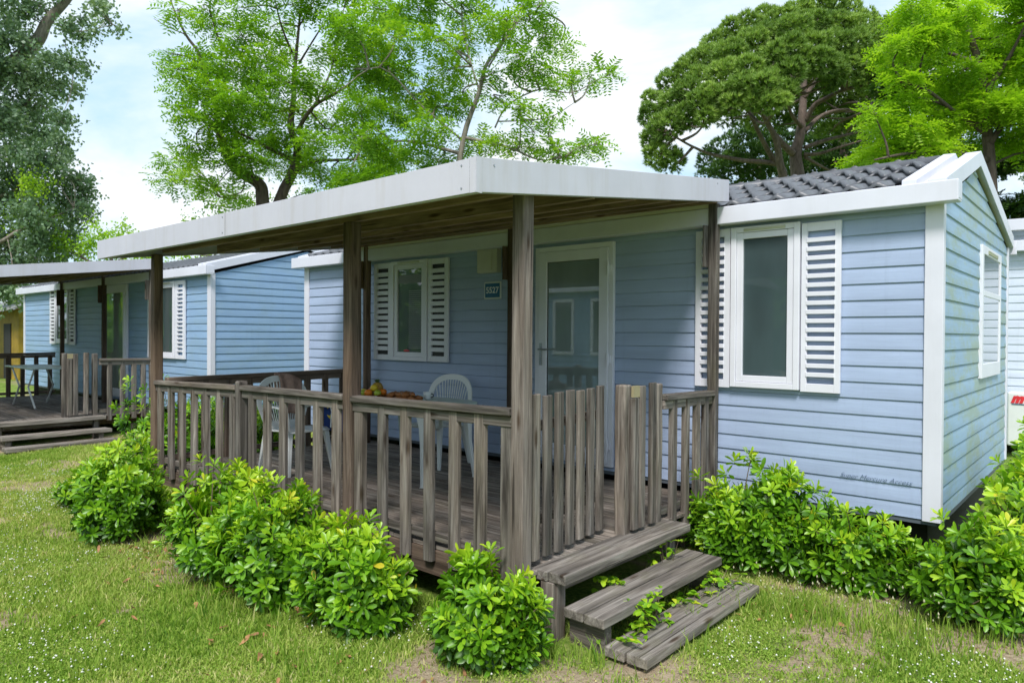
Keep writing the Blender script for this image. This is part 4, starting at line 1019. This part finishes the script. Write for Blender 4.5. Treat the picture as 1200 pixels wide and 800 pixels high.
weed(-2.06,4.1,.12,3,'low weed behind the lowest step, half way along',24)
weed(-2.06,4.5,.16,4,'weed at the far end of the middle step',26)
weed(-2.37,4.35,.36,5,'leafy weed under the far end of the top step',22)
weed(-2.40,3.7,.25,6,'dark weed in the gap below the top step',24)
fp=MB().lathe([(.001,0),(.012,.004),(.016,.010),(.001,.012)],(-.30,4.72,float(gz(-.3,4.7))+.14),9);o=fp.build('pink_flower',plain('pink_petal',(.7,.15,.45),.6));tag(o,'single pink flower in the grass at the right edge','flower')
MB()
rd=np.random.default_rng(5);nn_=150;cx_=np.concatenate([rd.normal(-5.75,.28,50),rd.uniform(-5.6,-1.2,100)]);cy_=np.concatenate([rd.normal(2.35,.16,50),np.where(cx_[50:]<-2.3,rd.normal(2.15,.25,100),rd.normal(4.4,.3,100))])
a_=rd.uniform(0,6.28,nn_);V,F,k=leaves(np.stack([cx_,cy_,gz(cx_,cy_)+rd.uniform(.012,.035,nn_)],1),norm(np.stack([np.cos(a_),np.sin(a_),rd.normal(0,.2,nn_)],1)),norm(np.stack([rd.normal(0,.4,nn_),rd.normal(0,.4,nn_),np.ones(nn_)],1)),rd.uniform(.03,.07,nn_),rd.uniform(.008,.016,nn_),rd.uniform(-.5,.6,nn_),LP)
o=npmesh('fallen_leaves',V,F,plain('dead_leaf',(.34,.17,.07),.8,.4,14));tag(o,'dead brown leaves lying under the shrubs and on the lawn','leaves',kind='stuff')
# ---------------------------------------------------------------- trees
def limb(mb,pts,r0,r1,n=8,wob=.0,r=None):
    pts=[np.array(p,float) for p in pts];out=[]
    # catmull-rom refine
    Q=[pts[0]]+pts+[pts[-1]]
    for i in range(1,len(Q)-2):
        for t in (0,.25,.5,.75):
            p0,p1,p2,p3=Q[i-1],Q[i],Q[i+1],Q[i+2]
            out.append(.5*((2*p1)+(-p0+p2)*t+(2*p0-5*p1+4*p2-p3)*t*t+(-p0+3*p1-3*p2+p3)*t**3))
    out.append(pts[-1]);k=len(out)
    if wob: out=[o+(r.normal(0,wob,3) if 0<i<k-1 else 0) for i,o in enumerate(out)]
    rad=[r0+(r1-r0)*(i/(k-1)) for i in range(k)];mb.tube([tuple(o) for o in out],rad,n);return out
def compound(C,D,r,nl,rl,ll,lw):
    """pinnate leaves: rachis from C along D, nl pairs of leaflets"""
    n=len(C);D=norm(D);Uz=np.tile([0,0,1.],(n,1))+r.normal(0,.25,(n,3));S=norm(np.cross(D,Uz));U=np.cross(S,D)
    Vs=[];
    for j in range(nl):
        t=(j+.6)/nl
        for s in (-1,1):
            c=C+D*(rl*t)[:,None]-U*(rl*.35*t*t)[:,None]
            d=norm(S*s+D*.45+U*r.normal(-.15,.25,n)[:,None])
            l=(ll*(1-.35*abs(t-.45)))*r.uniform(.8,1.2,n)
            sd=norm(np.cross(d,U))*(lw/2)
            mdp=c+d*(l*.5)[:,None]
            Vs.append(np.stack([c,mdp+sd,c+d*l[:,None],mdp-sd],1))
    V=np.concatenate(Vs).reshape(-1,3);F=np.arange(len(V)).reshape(-1,4);return V,F
def tree_clumps(limbs,clumps,depth,dj,r,nodes,per,rl,ll,lw,mb,flat=.55,twig=.02):
    Vs=[];Fs=[];ts=[];nv=0
    nodes=np.array(nodes)
    for cl in clumps:
        u,v,rad=cl[:3];dd=depth+(cl[3] if len(cl)>3 else r.uniform(-dj,dj))
        c=at(u,v,dd);R_=rad/F_PX*dd
        # branch from nearest limb node that is not far above
        dist=np.linalg.norm(nodes-c,axis=1)+.6*np.clip(nodes[:,2]-c[2],0,9);nd=nodes[int(np.argmin(dist))]
        pts=limb(mb,[nd,(nd+c)/2+r.normal(0,.12,3)+[0,0,.08*np.linalg.norm(c-nd)],c],twig*1.5,twig*.5,5)
        ends=[]
        for q in range(6):
            e=c+norm(r.normal(0,1,3))*R_*r.uniform(.5,.95)*[1,1,flat*1.2];mb.tube([tuple(c),tuple((c+e)/2+r.normal(0,.03,3)),tuple(e)],[twig*.5,twig*.35,twig*.15],4,cap=False);ends.append(e)
        n=int(per*(rad/25.)**2)
        ends=np.array(ends)
        # sprays scattered along flattened layers
        base=c+norm(r.normal(0,1,(n,3)))*(R_*r.random(n)**.45)[:,None]*[1,1,flat]
        D=norm((base-c)*[1,1,.5]+r.normal(0,.35,(n,3))*R_+[0,0,-.05*R_])
        V,F=compound(base,D,r,6,rl*r.uniform(.7,1.2,n),ll,lw)
        Vs.append(V);Fs.append(F+nv);nv+=len(V)
        ct=r.normal(0,.12);ts.append(np.clip(.5+ct+r.normal(0,.14,len(V)//4),0,1).repeat(4))
    return np.concatenate(Vs),np.concatenate(Fs),np.concatenate(ts)
def px(zx,zy,o=(180,0),s=3.2): return (o[0]+zx/s,o[1]+zy/s)
def locust(name,label,depth,limbs_px,clumps,seed,mat_,per=70,rl=.2,ll=.062,lw=.024,r0=.16,trunk=None,bark_=None,dj=1.6,twig=.018,group=None,flat=.42):
    r=np.random.default_rng(seed);b0=at(*trunk,depth);t=thing(name,label,'tree',(b0[0],b0[1],float(gz(b0[0],b0[1]))),group)
    mb=MB();nodes=[]
    for k,(pts,ra,rb,dd) in enumerate(limbs_px):
        P=[at(u,v,depth+dd[0]+(dd[1]-dd[0])*i/max(1,len(pts)-1)) for i,(u,v) in enumerate(pts)]
        nodes+=limb(mb,P,ra,rb,9)
    # down to the ground
    V,F,tt=tree_clumps(None,clumps,depth,dj,r,nodes,per,rl,ll,lw,mb,twig=twig,flat=flat)
    mb.build('trunk',bark_ or BARK_L,t,smooth=True)
    npmesh('crown',V,F,mat_,t,tint=tt);return t
D1=18.5
A=lambda L:[px(*p) for p in L]
gt1=(310,440)
limbs1=[(A([(410,1400),(412,900),(408,740),(395,690),(330,650),(290,610),(265,550),(240,480)]),0.197,0.091,(0,-.3)),
 (A([(240,480),(225,360),(190,280),(170,200),(120,130),(70,20),(50,-60)]),0.074,0.010,(-.3,-.8)),
 (A([(440,1400),(440,900),(480,735),(520,650),(540,560),(515,480),(525,370),(530,260),(545,100),(560,-60)]),0.180,0.014,(0,.3)),
 (A([(540,490),(600,400),(700,340),(800,270),(900,250)]),0.061,0.010,(.1,-1.)),(A([(540,640),(600,605),(700,600),(780,590),(840,520)]),0.061,0.014,(.1,1.)),
 (A([(520,600),(400,540),(300,490),(200,470)]),0.057,0.014,(.1,-1.2)),(A([(300,630),(310,540),(290,400),(240,250)]),0.057,0.014,(-.1,1.)),
 (A([(520,200),(480,100),(450,-20)]),0.037,0.010,(.3,-.5)),(A([(545,240),(600,150),(640,90),(690,40)]),0.029,0.008,(.3,.8)),(A([(590,420),(660,280),(690,150),(720,0)]),0.033,0.010,(0,.6)),
 (A([(280,210),(230,110),(200,-30)]),0.029,0.008,(.5,.9)),(A([(340,660),(330,720),(250,740)]),0.025,0.008,(.2,.8)),(A([(120,130),(50,100),(0,70)]),0.016,0.004,(-.6,-1.)),(A([(545,100),(580,40),(600,-30)]),0.025,0.007,(.3,.6)),(A([(530,400),(420,420),(300,330),(200,300)]),0.041,0.010,(.2,1.5))]
def cl1(L,o=(180,0),s=3.2,k=1.): return [(o[0]+a[0]/s,o[1]+a[1]/s,a[2]/s*k)+tuple(a[3:]) for a in L]
cl=cl1([(230,95,60),(190,40,40),(90,40,45),(330,130,60),(340,30,50),(440,100,50),(270,240,85),(180,230,50),(90,260,50),(60,200,30),(390,280,90),(120,340,60),(220,340,80),(330,390,90),(140,430,60),
 (230,450,70),(430,400,80),(500,310,70),(600,310,60),(380,490,80),(260,520,60),(500,520,80),(170,560,60),(90,600,60),(70,680,55),(160,660,55),(230,700,50),(350,590,70),(300,730,55),(450,620,70),
 (600,530,60),(680,470,60),(760,420,60),(720,330,50),(660,210,60),(740,150,55),(720,60,50),(820,180,70),(900,90,70),(880,260,70),(620,640,60),(700,680,60),(800,520,80),(780,640,70),(880,600,80),(920,420,80),(850,350,60),
 (520,20,50),(600,30,45),(400,-60,70),(250,-60,70),(600,-80,80),(760,-70,80),(480,190,55),(560,420,60),(420,210,60),(300,620,55),(540,620,50)])
locust('locust_tree','bright green locust tree with a forked dark trunk, behind the left part of the porch',D1,limbs1,cl,21,LOC,per=100,rl=.44,ll=.165,lw=.047,trunk=(310,440))
s2=2.667;o2=(400,0);B=lambda L:[px(*p,o2,s2) for p in L]
limbs2=[(B([(340,1100),(350,700),(380,440),(430,290),(450,210),(490,150),(550,50),(600,-60)]),0.079,0.010,(0,0)),
 (B([(480,400),(520,330),(620,280),(720,290),(800,250),(850,230)]),0.020,0.006,(0,-.6)),(B([(490,380),(640,370),(730,320)]),0.016,0.006,(0,.5)),
 (B([(430,280),(400,180),(380,80),(370,-40)]),0.022,0.007,(0,.8)),(B([(380,440),(250,330),(120,210),(0,280)]),0.025,0.008,(0,-.9)),(B([(385,430),(520,460),(620,500),(700,490)]),0.036,0.008,(0,-.8)),(B([(460,210),(560,60),(640,40)]),0.022,0.007,(0,.3)),
 (B([(370,480),(200,440),(60,470)]),0.043,0.014,(0,.8)),(B([(400,180),(300,120),(200,60)]),0.029,0.008,(.5,1.))]
cl=cl1([(60,210,60),(170,120,60),(240,30,60),(150,230,60),(60,330,60),(60,430,55),(170,480,60),(270,400,60),(250,290,60),(330,330,60),(330,220,55),(300,130,50),(400,130,50),(380,40,55),(480,70,50),(560,60,45),(620,20,40),
 (640,110,45),(560,180,50),(600,220,45),(510,110,35),(680,140,40),(470,230,35),(720,250,38),(780,240,36),(830,230,28),(650,270,30),(560,330,40),(660,370,30),(500,440,45),(590,460,40),(680,470,45),(760,460,40),(800,450,25),(430,450,50),(300,500,60),(90,560,60),(20,560,50),(380,290,40),
 (120,30,60),(30,100,60),(420,-60,60),(560,-60,55),(250,-70,70),(500,300,30),(600,410,32)],o2,s2)
locust('locust_tree','loose green locust tree with a pale thin trunk behind the peak of the porch roof',15.5,limbs2,cl,22,LOC,per=105,rl=.38,ll=.14,lw=.041,trunk=(540,400),bark_=BARK_W,dj=1.1)
s3=2.667;o3=(800,0);Cc=lambda L:[px(*p,o3,s3) for p in L]
limbs3=[(Cc([(980,1200),(970,800),(960,520),(950,400),(940,250),(900,120),(860,0),(840,-80)]),.13,.03,(0,.2)),(Cc([(950,420),(850,350),(760,280),(680,260)]),.05,.015,(0,-.8)),(Cc([(955,500),(820,470),(700,480),(600,500)]),.05,.015,(0,-.9)),
 (Cc([(930,200),(800,150),(700,60)]),.04,.012,(0,-.3)),(Cc([(960,450),(1050,320),(1150,250)]),.06,.02,(0,.3)),(Cc([(940,300),(1020,180),(1080,60)]),.05,.015,(0,-.6))]
cl=cl1([(560,510,40),(620,470,55),(700,500,50),(780,470,60),(640,400,55),(600,360,35),(720,400,60),(820,380,65),(900,440,70),(680,330,50),(760,320,55),(860,300,60),(940,330,70),(700,250,40),(640,160,40),(700,130,50),(740,60,50),(720,20,40),(800,30,50),(880,40,50),(800,110,50),
 (870,140,50),(930,100,45),(960,200,60),(1040,100,50),(1010,60,40),(1050,200,70),(1050,330,70),(1130,120,70),(1150,260,80),(1150,400,80),(1030,440,70),(780,180,50),(880,220,55),(660,210,30),(1000,-40,70),(850,-60,60),(1120,-30,80),(660,60,25),(1180,520,80)],o3,s3)
locust('locust_tree','yellow-green locust tree behind the roof at the right edge',13.,limbs3,cl,23,LOCY,per=200,rl=.30,ll=.10,lw=.036,trunk=(1165,400),dj=1.2)
# darker broadleaf behind it
cl=[(1060+r_*1.0,v_,34) for r_,v_ in ((20,60),(60,30),(110,60),(60,110),(110,130),(140,180),(100,190),(140,240),(60,190),(20,170),(30,220),(150,100),(80,240),(120,280),(0,100),(150,290),(-10,200),(160,30))]
locust('leafy_tree','dark green tree filling the gap above the roof of the rear home',19.,[(([(1140,440),(1130,300),(1110,180),(1100,60)]),.2,.05,(0,0)),([(1125,260),(1170,180),(1200,100)],.08,.03,(0,0)),([(1120,230),(1070,160),(1040,90)],.08,.03,(0,0))],cl,24,DKL,per=260,ll=.10,lw=.06,trunk=(1140,440),dj=1.2)
# left poplar with pale limb
def roundleaf(C,r,s):
    n=len(C);D=norm(r.normal(0,1,(n,3))+[0,0,-.5]);Nn=norm(r.normal(0,1,(n,3))+[0,0,.6]);S=norm(np.cross(D,Nn));L=(s*r.uniform(.7,1.25,n))[:,None]
    V=np.stack([C,C+D*L*.5+S*L*.42,C+D*L,C+D*L*.5-S*L*.42],1).reshape(-1,3);return V,np.arange(len(V)).reshape(-1,4)
def poplar(name,label,depth,limbs,clumps,seed,m_,leaf,per,trunk,bark_,dj=1.5,flat=.9):
    SC=depth/13.
    r=np.random.default_rng(seed);b0=at(*trunk,depth);t=thing(name,label,'tree',(b0[0],b0[1],float(gz(b0[0],b0[1]))))
    mb=MB();nodes=[]
    for pts,ra,rb,dd in limbs:
        P=[at(u,v,depth+dd[0]+(dd[1]-dd[0])*i/max(1,len(pts)-1)) for i,(u,v) in enumerate(pts)];nodes+=limb(mb,P,ra,rb,9)
    nodes=np.array(nodes);Vs=[];Fs=[];ts=[];nv=0
    for (u,v,rad) in clumps:
        dd=depth+r.uniform(-dj,dj);c=at(u,v,dd);R_=rad/F_PX*dd
        nd=nodes[int(np.argmin(np.linalg.norm(nodes-c,axis=1)))]
        limb(mb,[nd,(nd+c)/2+r.normal(0,.1,3),c],.022,.008,5)
        # leaves gathered on many small twigs so that gaps stay open
        nt_=int(per*(rad/25.)**2);tw=c+norm(r.normal(0,1,(nt_,3)))*(R_*r.random(nt_)**.4)[:,None]*[1,1,flat]
        k=13;dirs=norm(tw-c+r.normal(0,.3*R_,(nt_,3)));pos=tw[:,None,:]+dirs[:,None,:]*r.uniform(-.16,.16,(nt_,k,1))*SC+r.normal(0,.035*SC,(nt_,k,3));pos=pos.reshape(-1,3)
        V,F=roundleaf(pos,r,leaf);Vs.append(V);Fs.append(F+nv);nv+=len(V)
        ts.append(np.clip(.48+r.normal(0,.1)+r.normal(0,.15,len(pos)),0,1).repeat(4))
        for q in range(5):
            e=tw[r.integers(len(tw))];mb.tube([tuple(c),tuple(e)],[.008,.003],4,cap=False)
    mb.build('trunk',bark_,t,smooth=True);npmesh('crown',np.concatenate(Vs),np.concatenate(Fs),m_,t,tint=np.concatenate(ts));return t
sp_=2.42;Pp=lambda L:[(a/sp_,b_/sp_) for a,b_ in L]
cl=[(a/sp_,b_/sp_,c_/sp_) for a,b_,c_ in [(20,60,60),(70,30,45),(120,20,25),(40,110,50),(190,80,35),(235,100,32),(280,30,28),(300,60,22),(340,80,16),(300,15,20),(265,95,22),(230,60,25),(10,200,50),(70,200,50),(130,170,45),(190,180,40),(240,190,25),(100,240,55),(170,250,45),(215,260,25),(60,290,60),
 (20,340,50),(110,320,50),(170,340,38),(200,340,22),(60,380,50),(120,390,50),(170,410,40),(40,440,60),(110,450,55),(190,440,30),(160,480,50),(60,510,60),(220,510,40),(240,550,38),(190,560,50),(120,540,60),(30,580,60),(90,610,60),(160,620,55),(220,610,40),(250,590,25),(40,670,60),(110,690,60),(170,700,50),(200,670,35),
 (20,730,60),(90,760,60),(150,760,50),(-60,300,90),(-80,120,90),(-60,500,90),(-60,680,90),(20,820,60),(-60,-40,90),(40,-50,60),(160,-50,50),(260,-40,40)]]
poplar('poplar_tree','tall grey-green poplar with a pale bare limb at the left edge',24.,[(Pp([(-120,1100),(-120,700),(-110,480),(-60,300),(0,215),(60,160),(110,110),(135,60),(190,0),(230,-60)]),.42,.09,(0,0)),
 (Pp([(-110,520),(-40,560),(40,540),(110,480)]),.09,.03,(0,.5)),(Pp([(-115,640),(-20,690),(60,650),(140,620),(210,590)]),.09,.02,(0,-.4)),(Pp([(-60,310),(20,330),(80,290),(110,200)]),.07,.02,(0,.3)),(Pp([(60,160),(140,170),(210,180)]),.04,.012,(0,-.2)),(Pp([(135,60),(220,90),(320,70)]),.03,.01,(0,.3))],cl,31,POP,.115,85,(-50,440),BARK_W)
# bright shrubs and trees further back
cl=[(105,285,16),(120,275,14),(140,278,15),(158,282,12),(95,300,14),(130,298,18),(165,300,14),(148,268,7),(112,262,7),(180,300,12),(60,250,18),(40,215,20),(30,260,22),(75,285,16),(200,297,10),(220,300,12),(245,300,10),(270,300,10)]
poplar('young_tree','small yellow-green tree beyond the end of the porch roof',24.,[([(130,420),(132,340),(130,290)],.1,.04,(0,0)),([(131,320),(80,290),(45,240)],.05,.02,(0,0)),([(131,310),(170,295),(250,300)],.05,.02,(0,0))],cl,32,LOCY,.085,75,(130,420),BARK_L,1.5)
cl=[(20,380,25),(45,350,25),(10,420,22),(-20,390,30),(30,440,20),(90,340,22),(-30,330,40),(10,330,30)]
poplar('leafy_tree','dense green tree behind the yellow hut',29.,[([(15,470),(20,380),(25,340)],.2,.06,(0,0))],cl,33,DKL,.09,120,(15,470),BARK_L,1.5)
cl=[(285,238,18),(260,250,14),(310,245,16),(225,262,12),(245,240,8),(330,235,12),(360,225,16),(400,215,18)]
poplar('leafy_tree','low green treetop just above the porch roof, behind the forked trunk',22.,[([(300,420),(300,300),(300,250)],.12,.05,(0,0))],cl,35,LOC,.07,70,(300,420),BARK_L,1.)
# stone pines
def pine(name,label,depth,limbs,clumps,seed,trunk,m_=None,tufts=230,group='umbrella pines'):
    r=np.random.default_rng(seed);b0=at(*trunk,depth);t=thing(name,label,'tree',(b0[0],b0[1],float(gz(b0[0],b0[1]))),group)
    mb=MB();nodes=[]
    for pts,ra,rb,dd in limbs:
        P=[at(u,v,depth+dd[0]+(dd[1]-dd[0])*i/max(1,len(pts)-1)) for i,(u,v) in enumerate(pts)];nodes+=limb(mb,P,ra,rb,9)
    nodes=np.array(nodes);Vs=[];ts=[]
    for (u,v,rad,od) in clumps:
        dd=depth+od+r.uniform(-.3,.3);c=at(u,v,dd);R_=rad/F_PX*dd*1.02
        nd=nodes[int(np.argmin(np.linalg.norm(nodes-c,axis=1)+.5*np.clip(nodes[:,2]-c[2],0,9)))]
        limb(mb,[nd,(nd+c)/2+r.normal(0,.12,3)-[0,0,.15],c-[0,0,.3*R_]],.05,.018,5)
        n=int(tufts*(rad/14.)**2)
        d=norm(r.normal(0,1,(n,3))+[0,0,.25]);lump=1+.16*np.sin(d[:,0]*5+seed+u)+.14*np.sin(d[:,1]*6+v)+.1*np.sin(d[:,2]*7+u)
        pos=c+d*(R_*lump*(.74+.26*r.random(n)**.5))[:,None]*[1,1,.8]
        ax=norm(d+[0,0,.55]+r.normal(0,.25,(n,3)))
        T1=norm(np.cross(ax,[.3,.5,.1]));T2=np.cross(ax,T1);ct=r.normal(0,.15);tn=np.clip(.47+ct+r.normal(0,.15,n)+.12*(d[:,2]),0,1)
        for k in range(9):
            a=k*.7+r.uniform(-.3,.3,n);sp=r.uniform(.25,.8,n)
            dr=norm(ax*np.cos(sp)[:,None]+(T1*np.cos(a)[:,None]+T2*np.sin(a)[:,None])*np.sin(sp)[:,None])
            s_=norm(np.cross(dr,ax+.01))*.019;L=r.uniform(.11,.18,n)[:,None]
            Vs.append(np.stack([pos-s_,pos+s_,pos+dr*L],1).reshape(-1,3));ts.append(tn.repeat(3))
    mb.build('trunk',BARK_P,t,smooth=True);V=np.concatenate(Vs);npmesh('crown',V,np.arange(len(V)).reshape(-1,3),m_ or PIN,t,tint=np.concatenate(ts));return t
s4=3.6375;o4=(740,0);Z=lambda L:[px(*p,o4,s4) for p in L]
limbs4=[(Z([(715,1500),(712,900),(710,760),(700,660),(722,560),(732,420),(740,300)]),0.286,0.072,(0,.3)),(Z([(690,655),(640,610),(600,560),(560,490),(530,440)]),0.116,0.042,(0,-.6)),
 (Z([(680,1500),(665,900),(650,770),(632,690),(620,610),(585,530),(555,480)]),0.177,0.048,(-.4,-1.4)),(Z([(625,700),(560,690),(480,685),(400,670),(330,655),(240,615),(150,560)]),0.082,0.024,(-.4,-2.)),
 (Z([(610,690),(570,620),(530,540),(500,480),(440,400)]),0.088,0.030,(-.5,-1.8)),(Z([(740,560),(800,500),(880,470),(1010,470)]),0.075,0.030,(.2,1.)),(Z([(740,630),(820,600),(900,580),(1000,555)]),0.075,0.030,(0,.2)),(Z([(735,660),(800,655),(880,630),(980,600)]),0.068,0.024,(0,-.6)),
 (Z([(740,520),(780,450),(830,420),(900,385),(1000,365),(1080,370)]),0.088,0.036,(.2,-1.2)),(Z([(725,540),(690,500),(670,460),(640,400)]),0.068,0.030,(.1,-1.)),(Z([(733,420),(800,330),(880,250)]),0.082,0.030,(.2,.6)),(Z([(735,400),(650,300),(560,250)]),0.082,0.030,(.2,-.4)),
 (Z([(740,300),(760,200),(800,100)]),0.068,0.024,(.3,0)),(Z([(550,480),(430,430),(300,420),(200,400)]),0.061,0.018,(-.8,-1.8)),(Z([(740,670),(830,720),(900,745)]),0.054,0.018,(0,1.)),(Z([(420,400),(330,480),(250,530)]),0.041,0.018,(-1.4,-1.6))]
cp=[]
for a in [(95,430,45,0),(90,500,55,-.8),(95,590,50,-1),(120,660,55,-1.2),(170,690,48,-1.4),(150,540,60,-1.6),(180,440,60,-1),(170,350,55,0),(230,310,55,0),(240,400,60,-1.6),(220,500,50,-2),(270,260,45,.5),(300,340,60,-1.2),(330,250,60,-.3),(360,190,55,.2),(300,440,60,-2.2),(320,500,45,-2.4),(380,420,55,-2.6),(440,440,50,-2.8),(400,320,65,-2.),(420,240,65,-1.4),
 (430,140,60,.2),(500,110,55,.4),(510,190,65,-1.2),(500,300,60,-2.6),(470,370,55,-2.8),(560,370,65,-3.4),(590,440,48,-3.5),(520,430,45,-3.2),(610,250,65,-2.6),(570,80,55,.6),(600,150,60,-.9),(650,90,60,0),(690,130,65,-1.5),(680,220,65,-2.4),(670,310,60,-3.),(720,60,55,.6),(780,40,60,.8),(760,110,65,-.4),(780,200,65,-1.8),(750,270,60,-2.4),(820,270,60,-2.4),
 (860,40,60,.8),(850,110,65,-.2),(870,190,65,-1.4),(860,300,60,-2.),(930,50,50,1),(920,120,65,-.2),(950,200,65,-1.2),(930,280,65,-1.8),(1000,110,60,.2),(1020,180,60,-.6),(1010,260,60,-1.4),(1010,340,55,-1.4),(1080,130,60,.4),(1080,220,65,-.4),(1080,320,65,-.9),(1150,160,65,.3),(1150,260,70,0),(1150,360,60,-.4),(660,390,45,-3.2),(850,350,40,-1.8),
 (560,160,55,-.5),(380,270,50,-1.),(340,410,50,-2.4),(640,430,35,-3.3)]: cp.append((o4[0]+a[0]/s4,a[1]/s4,a[2]/s4,a[3]))
# far side of the crown, seen dark through the limbs
for a in [(420,430,55,2.5),(500,400,60,3),(600,400,60,3),(700,380,60,3.3),(800,400,60,3.3),(900,400,65,3.3),(1000,430,65,3),(620,300,60,2),(700,300,60,2),(850,450,50,4),(950,480,50,4),(760,350,60,2.6),(880,340,60,2.4),(980,380,60,2.6),(560,330,60,2.4),(1060,430,60,3),(330,470,35,2),(240,520,35,1),(540,520,45,3),(620,520,45,3.5),(680,480,50,3.5),(780,480,50,4),(840,560,45,4),(920,560,45,4),(980,520,45,4),(480,470,50,3),(400,500,40,3)]: cp.append((o4[0]+a[0]/s4,a[1]/s4,a[2]/s4,a[3]))
pine('pine_tree','big umbrella pine with a broad domed crown and bare fanned limbs above the roof',22.,limbs4,cp,41,(930,400))
cp=[(o4[0]+a/s4,b_/s4,c_/s4,d_) for a,b_,c_,d_ in [(a,b,c*1.3,d) for a,b,c,d in [(340,690,50,0),(400,640,55,0),(430,720,60,-1),(500,620,60,0),(520,700,65,-1),(590,660,60,0),(470,570,40,.5),(600,740,60,-1),(780,640,60,1),(840,600,60,1),(820,720,60,0),(900,560,60,1),(960,640,60,0),(900,700,60,0),(760,560,50,1.5),(980,540,60,1),(1020,700,70,0),(700,720,50,1),(350,760,50,-1),(740,480,50,2),(840,500,50,2),(940,470,55,2),(1050,600,70,1),(1060,500,60,1),(640,620,60,2),(660,700,60,2),(560,560,55,2),(700,560,55,3),(780,720,60,1),(520,760,50,0),(880,640,60,1)]]]
pine('pine_tree','darker second pine standing behind the trunk of the big umbrella pine',28.,[(Z([(905,1500),(905,760),(900,640),(880,540)]),.3,.1,(0,0)),(Z([(560,1500),(550,800),(520,680)]),.2,.1,(0,0))],cp,42,(985,400),m_=leaf_mat('dark_pine',[(0,(.02,.06,.012)),(.5,(.055,.13,.022)),(1,(.12,.22,.035))],.25),tufts=170)
# the shrubs added out of view behind the camera darken what the panes reflect
# ---------------------------------------------------------------- light
w=bpy.data.worlds.new('World');scene.world=w;w.use_nodes=True;nt=w.node_tree;bg=nt.nodes['Background']
sun_dir=Vector((.30,-.52,.80)).normalized();elev=math.asin(sun_dir.z);az=math.atan2(sun_dir.x,sun_dir.y)
sky=nt.nodes.new('ShaderNodeTexSky');sky.sky_type='NISHITA';sky.sun_disc=False;sky.sun_elevation=elev;sky.sun_rotation=az
sky.air_density=1.2;sky.dust_density=1.5
tc=nt.nodes.new('ShaderNodeTexCoord');mp=nt.nodes.new('ShaderNodeMapping');mp.inputs['Scale'].default_value=(1,1,2.3);mp.inputs['Location'].default_value=(.4,.2,.1)
nt.links.new(tc.outputs['Generated'],mp.inputs[0])
cn=noise(nt,mp.outputs[0],2.1,7,.58,.35)
cm=ramp(nt,cn,[(.43,(.05,.05,.05)),(.61,(1,1,1))])
cn2=noise(nt,mp.outputs[0],5.5,5,.6,.2)
cc=ramp(nt,cn2,[(.3,(5.3,5.8,6.2)),(.7,(6.4,6.45,6.5))])
blue=mixc(nt,.8,sky.outputs[0],(3.2,4.8,6.3))
mx=mixc(nt,cm.outputs[0],blue,cc.outputs[0])
nt.links.new(mx,bg.inputs[0]);bg.inputs[1].default_value=.118
sl=bpy.data.lights.new('sun','SUN');sl.energy=2.5;sl.angle=R(14);sl.color=(1,.955,.93)
so=bpy.data.objects.new('sun',sl);link(so);so.rotation_euler=sun_dir.to_track_quat('Z','Y').to_euler()
vs=scene.view_settings;vs.view_transform='Standard';vs.look='None';vs.exposure=.68;vs.gamma=1;vs.use_curve_mapping=False
scene.cycles.max_bounces=6;scene.cycles.transparent_max_bounces=4
scene.cycles.use_adaptive_sampling=True
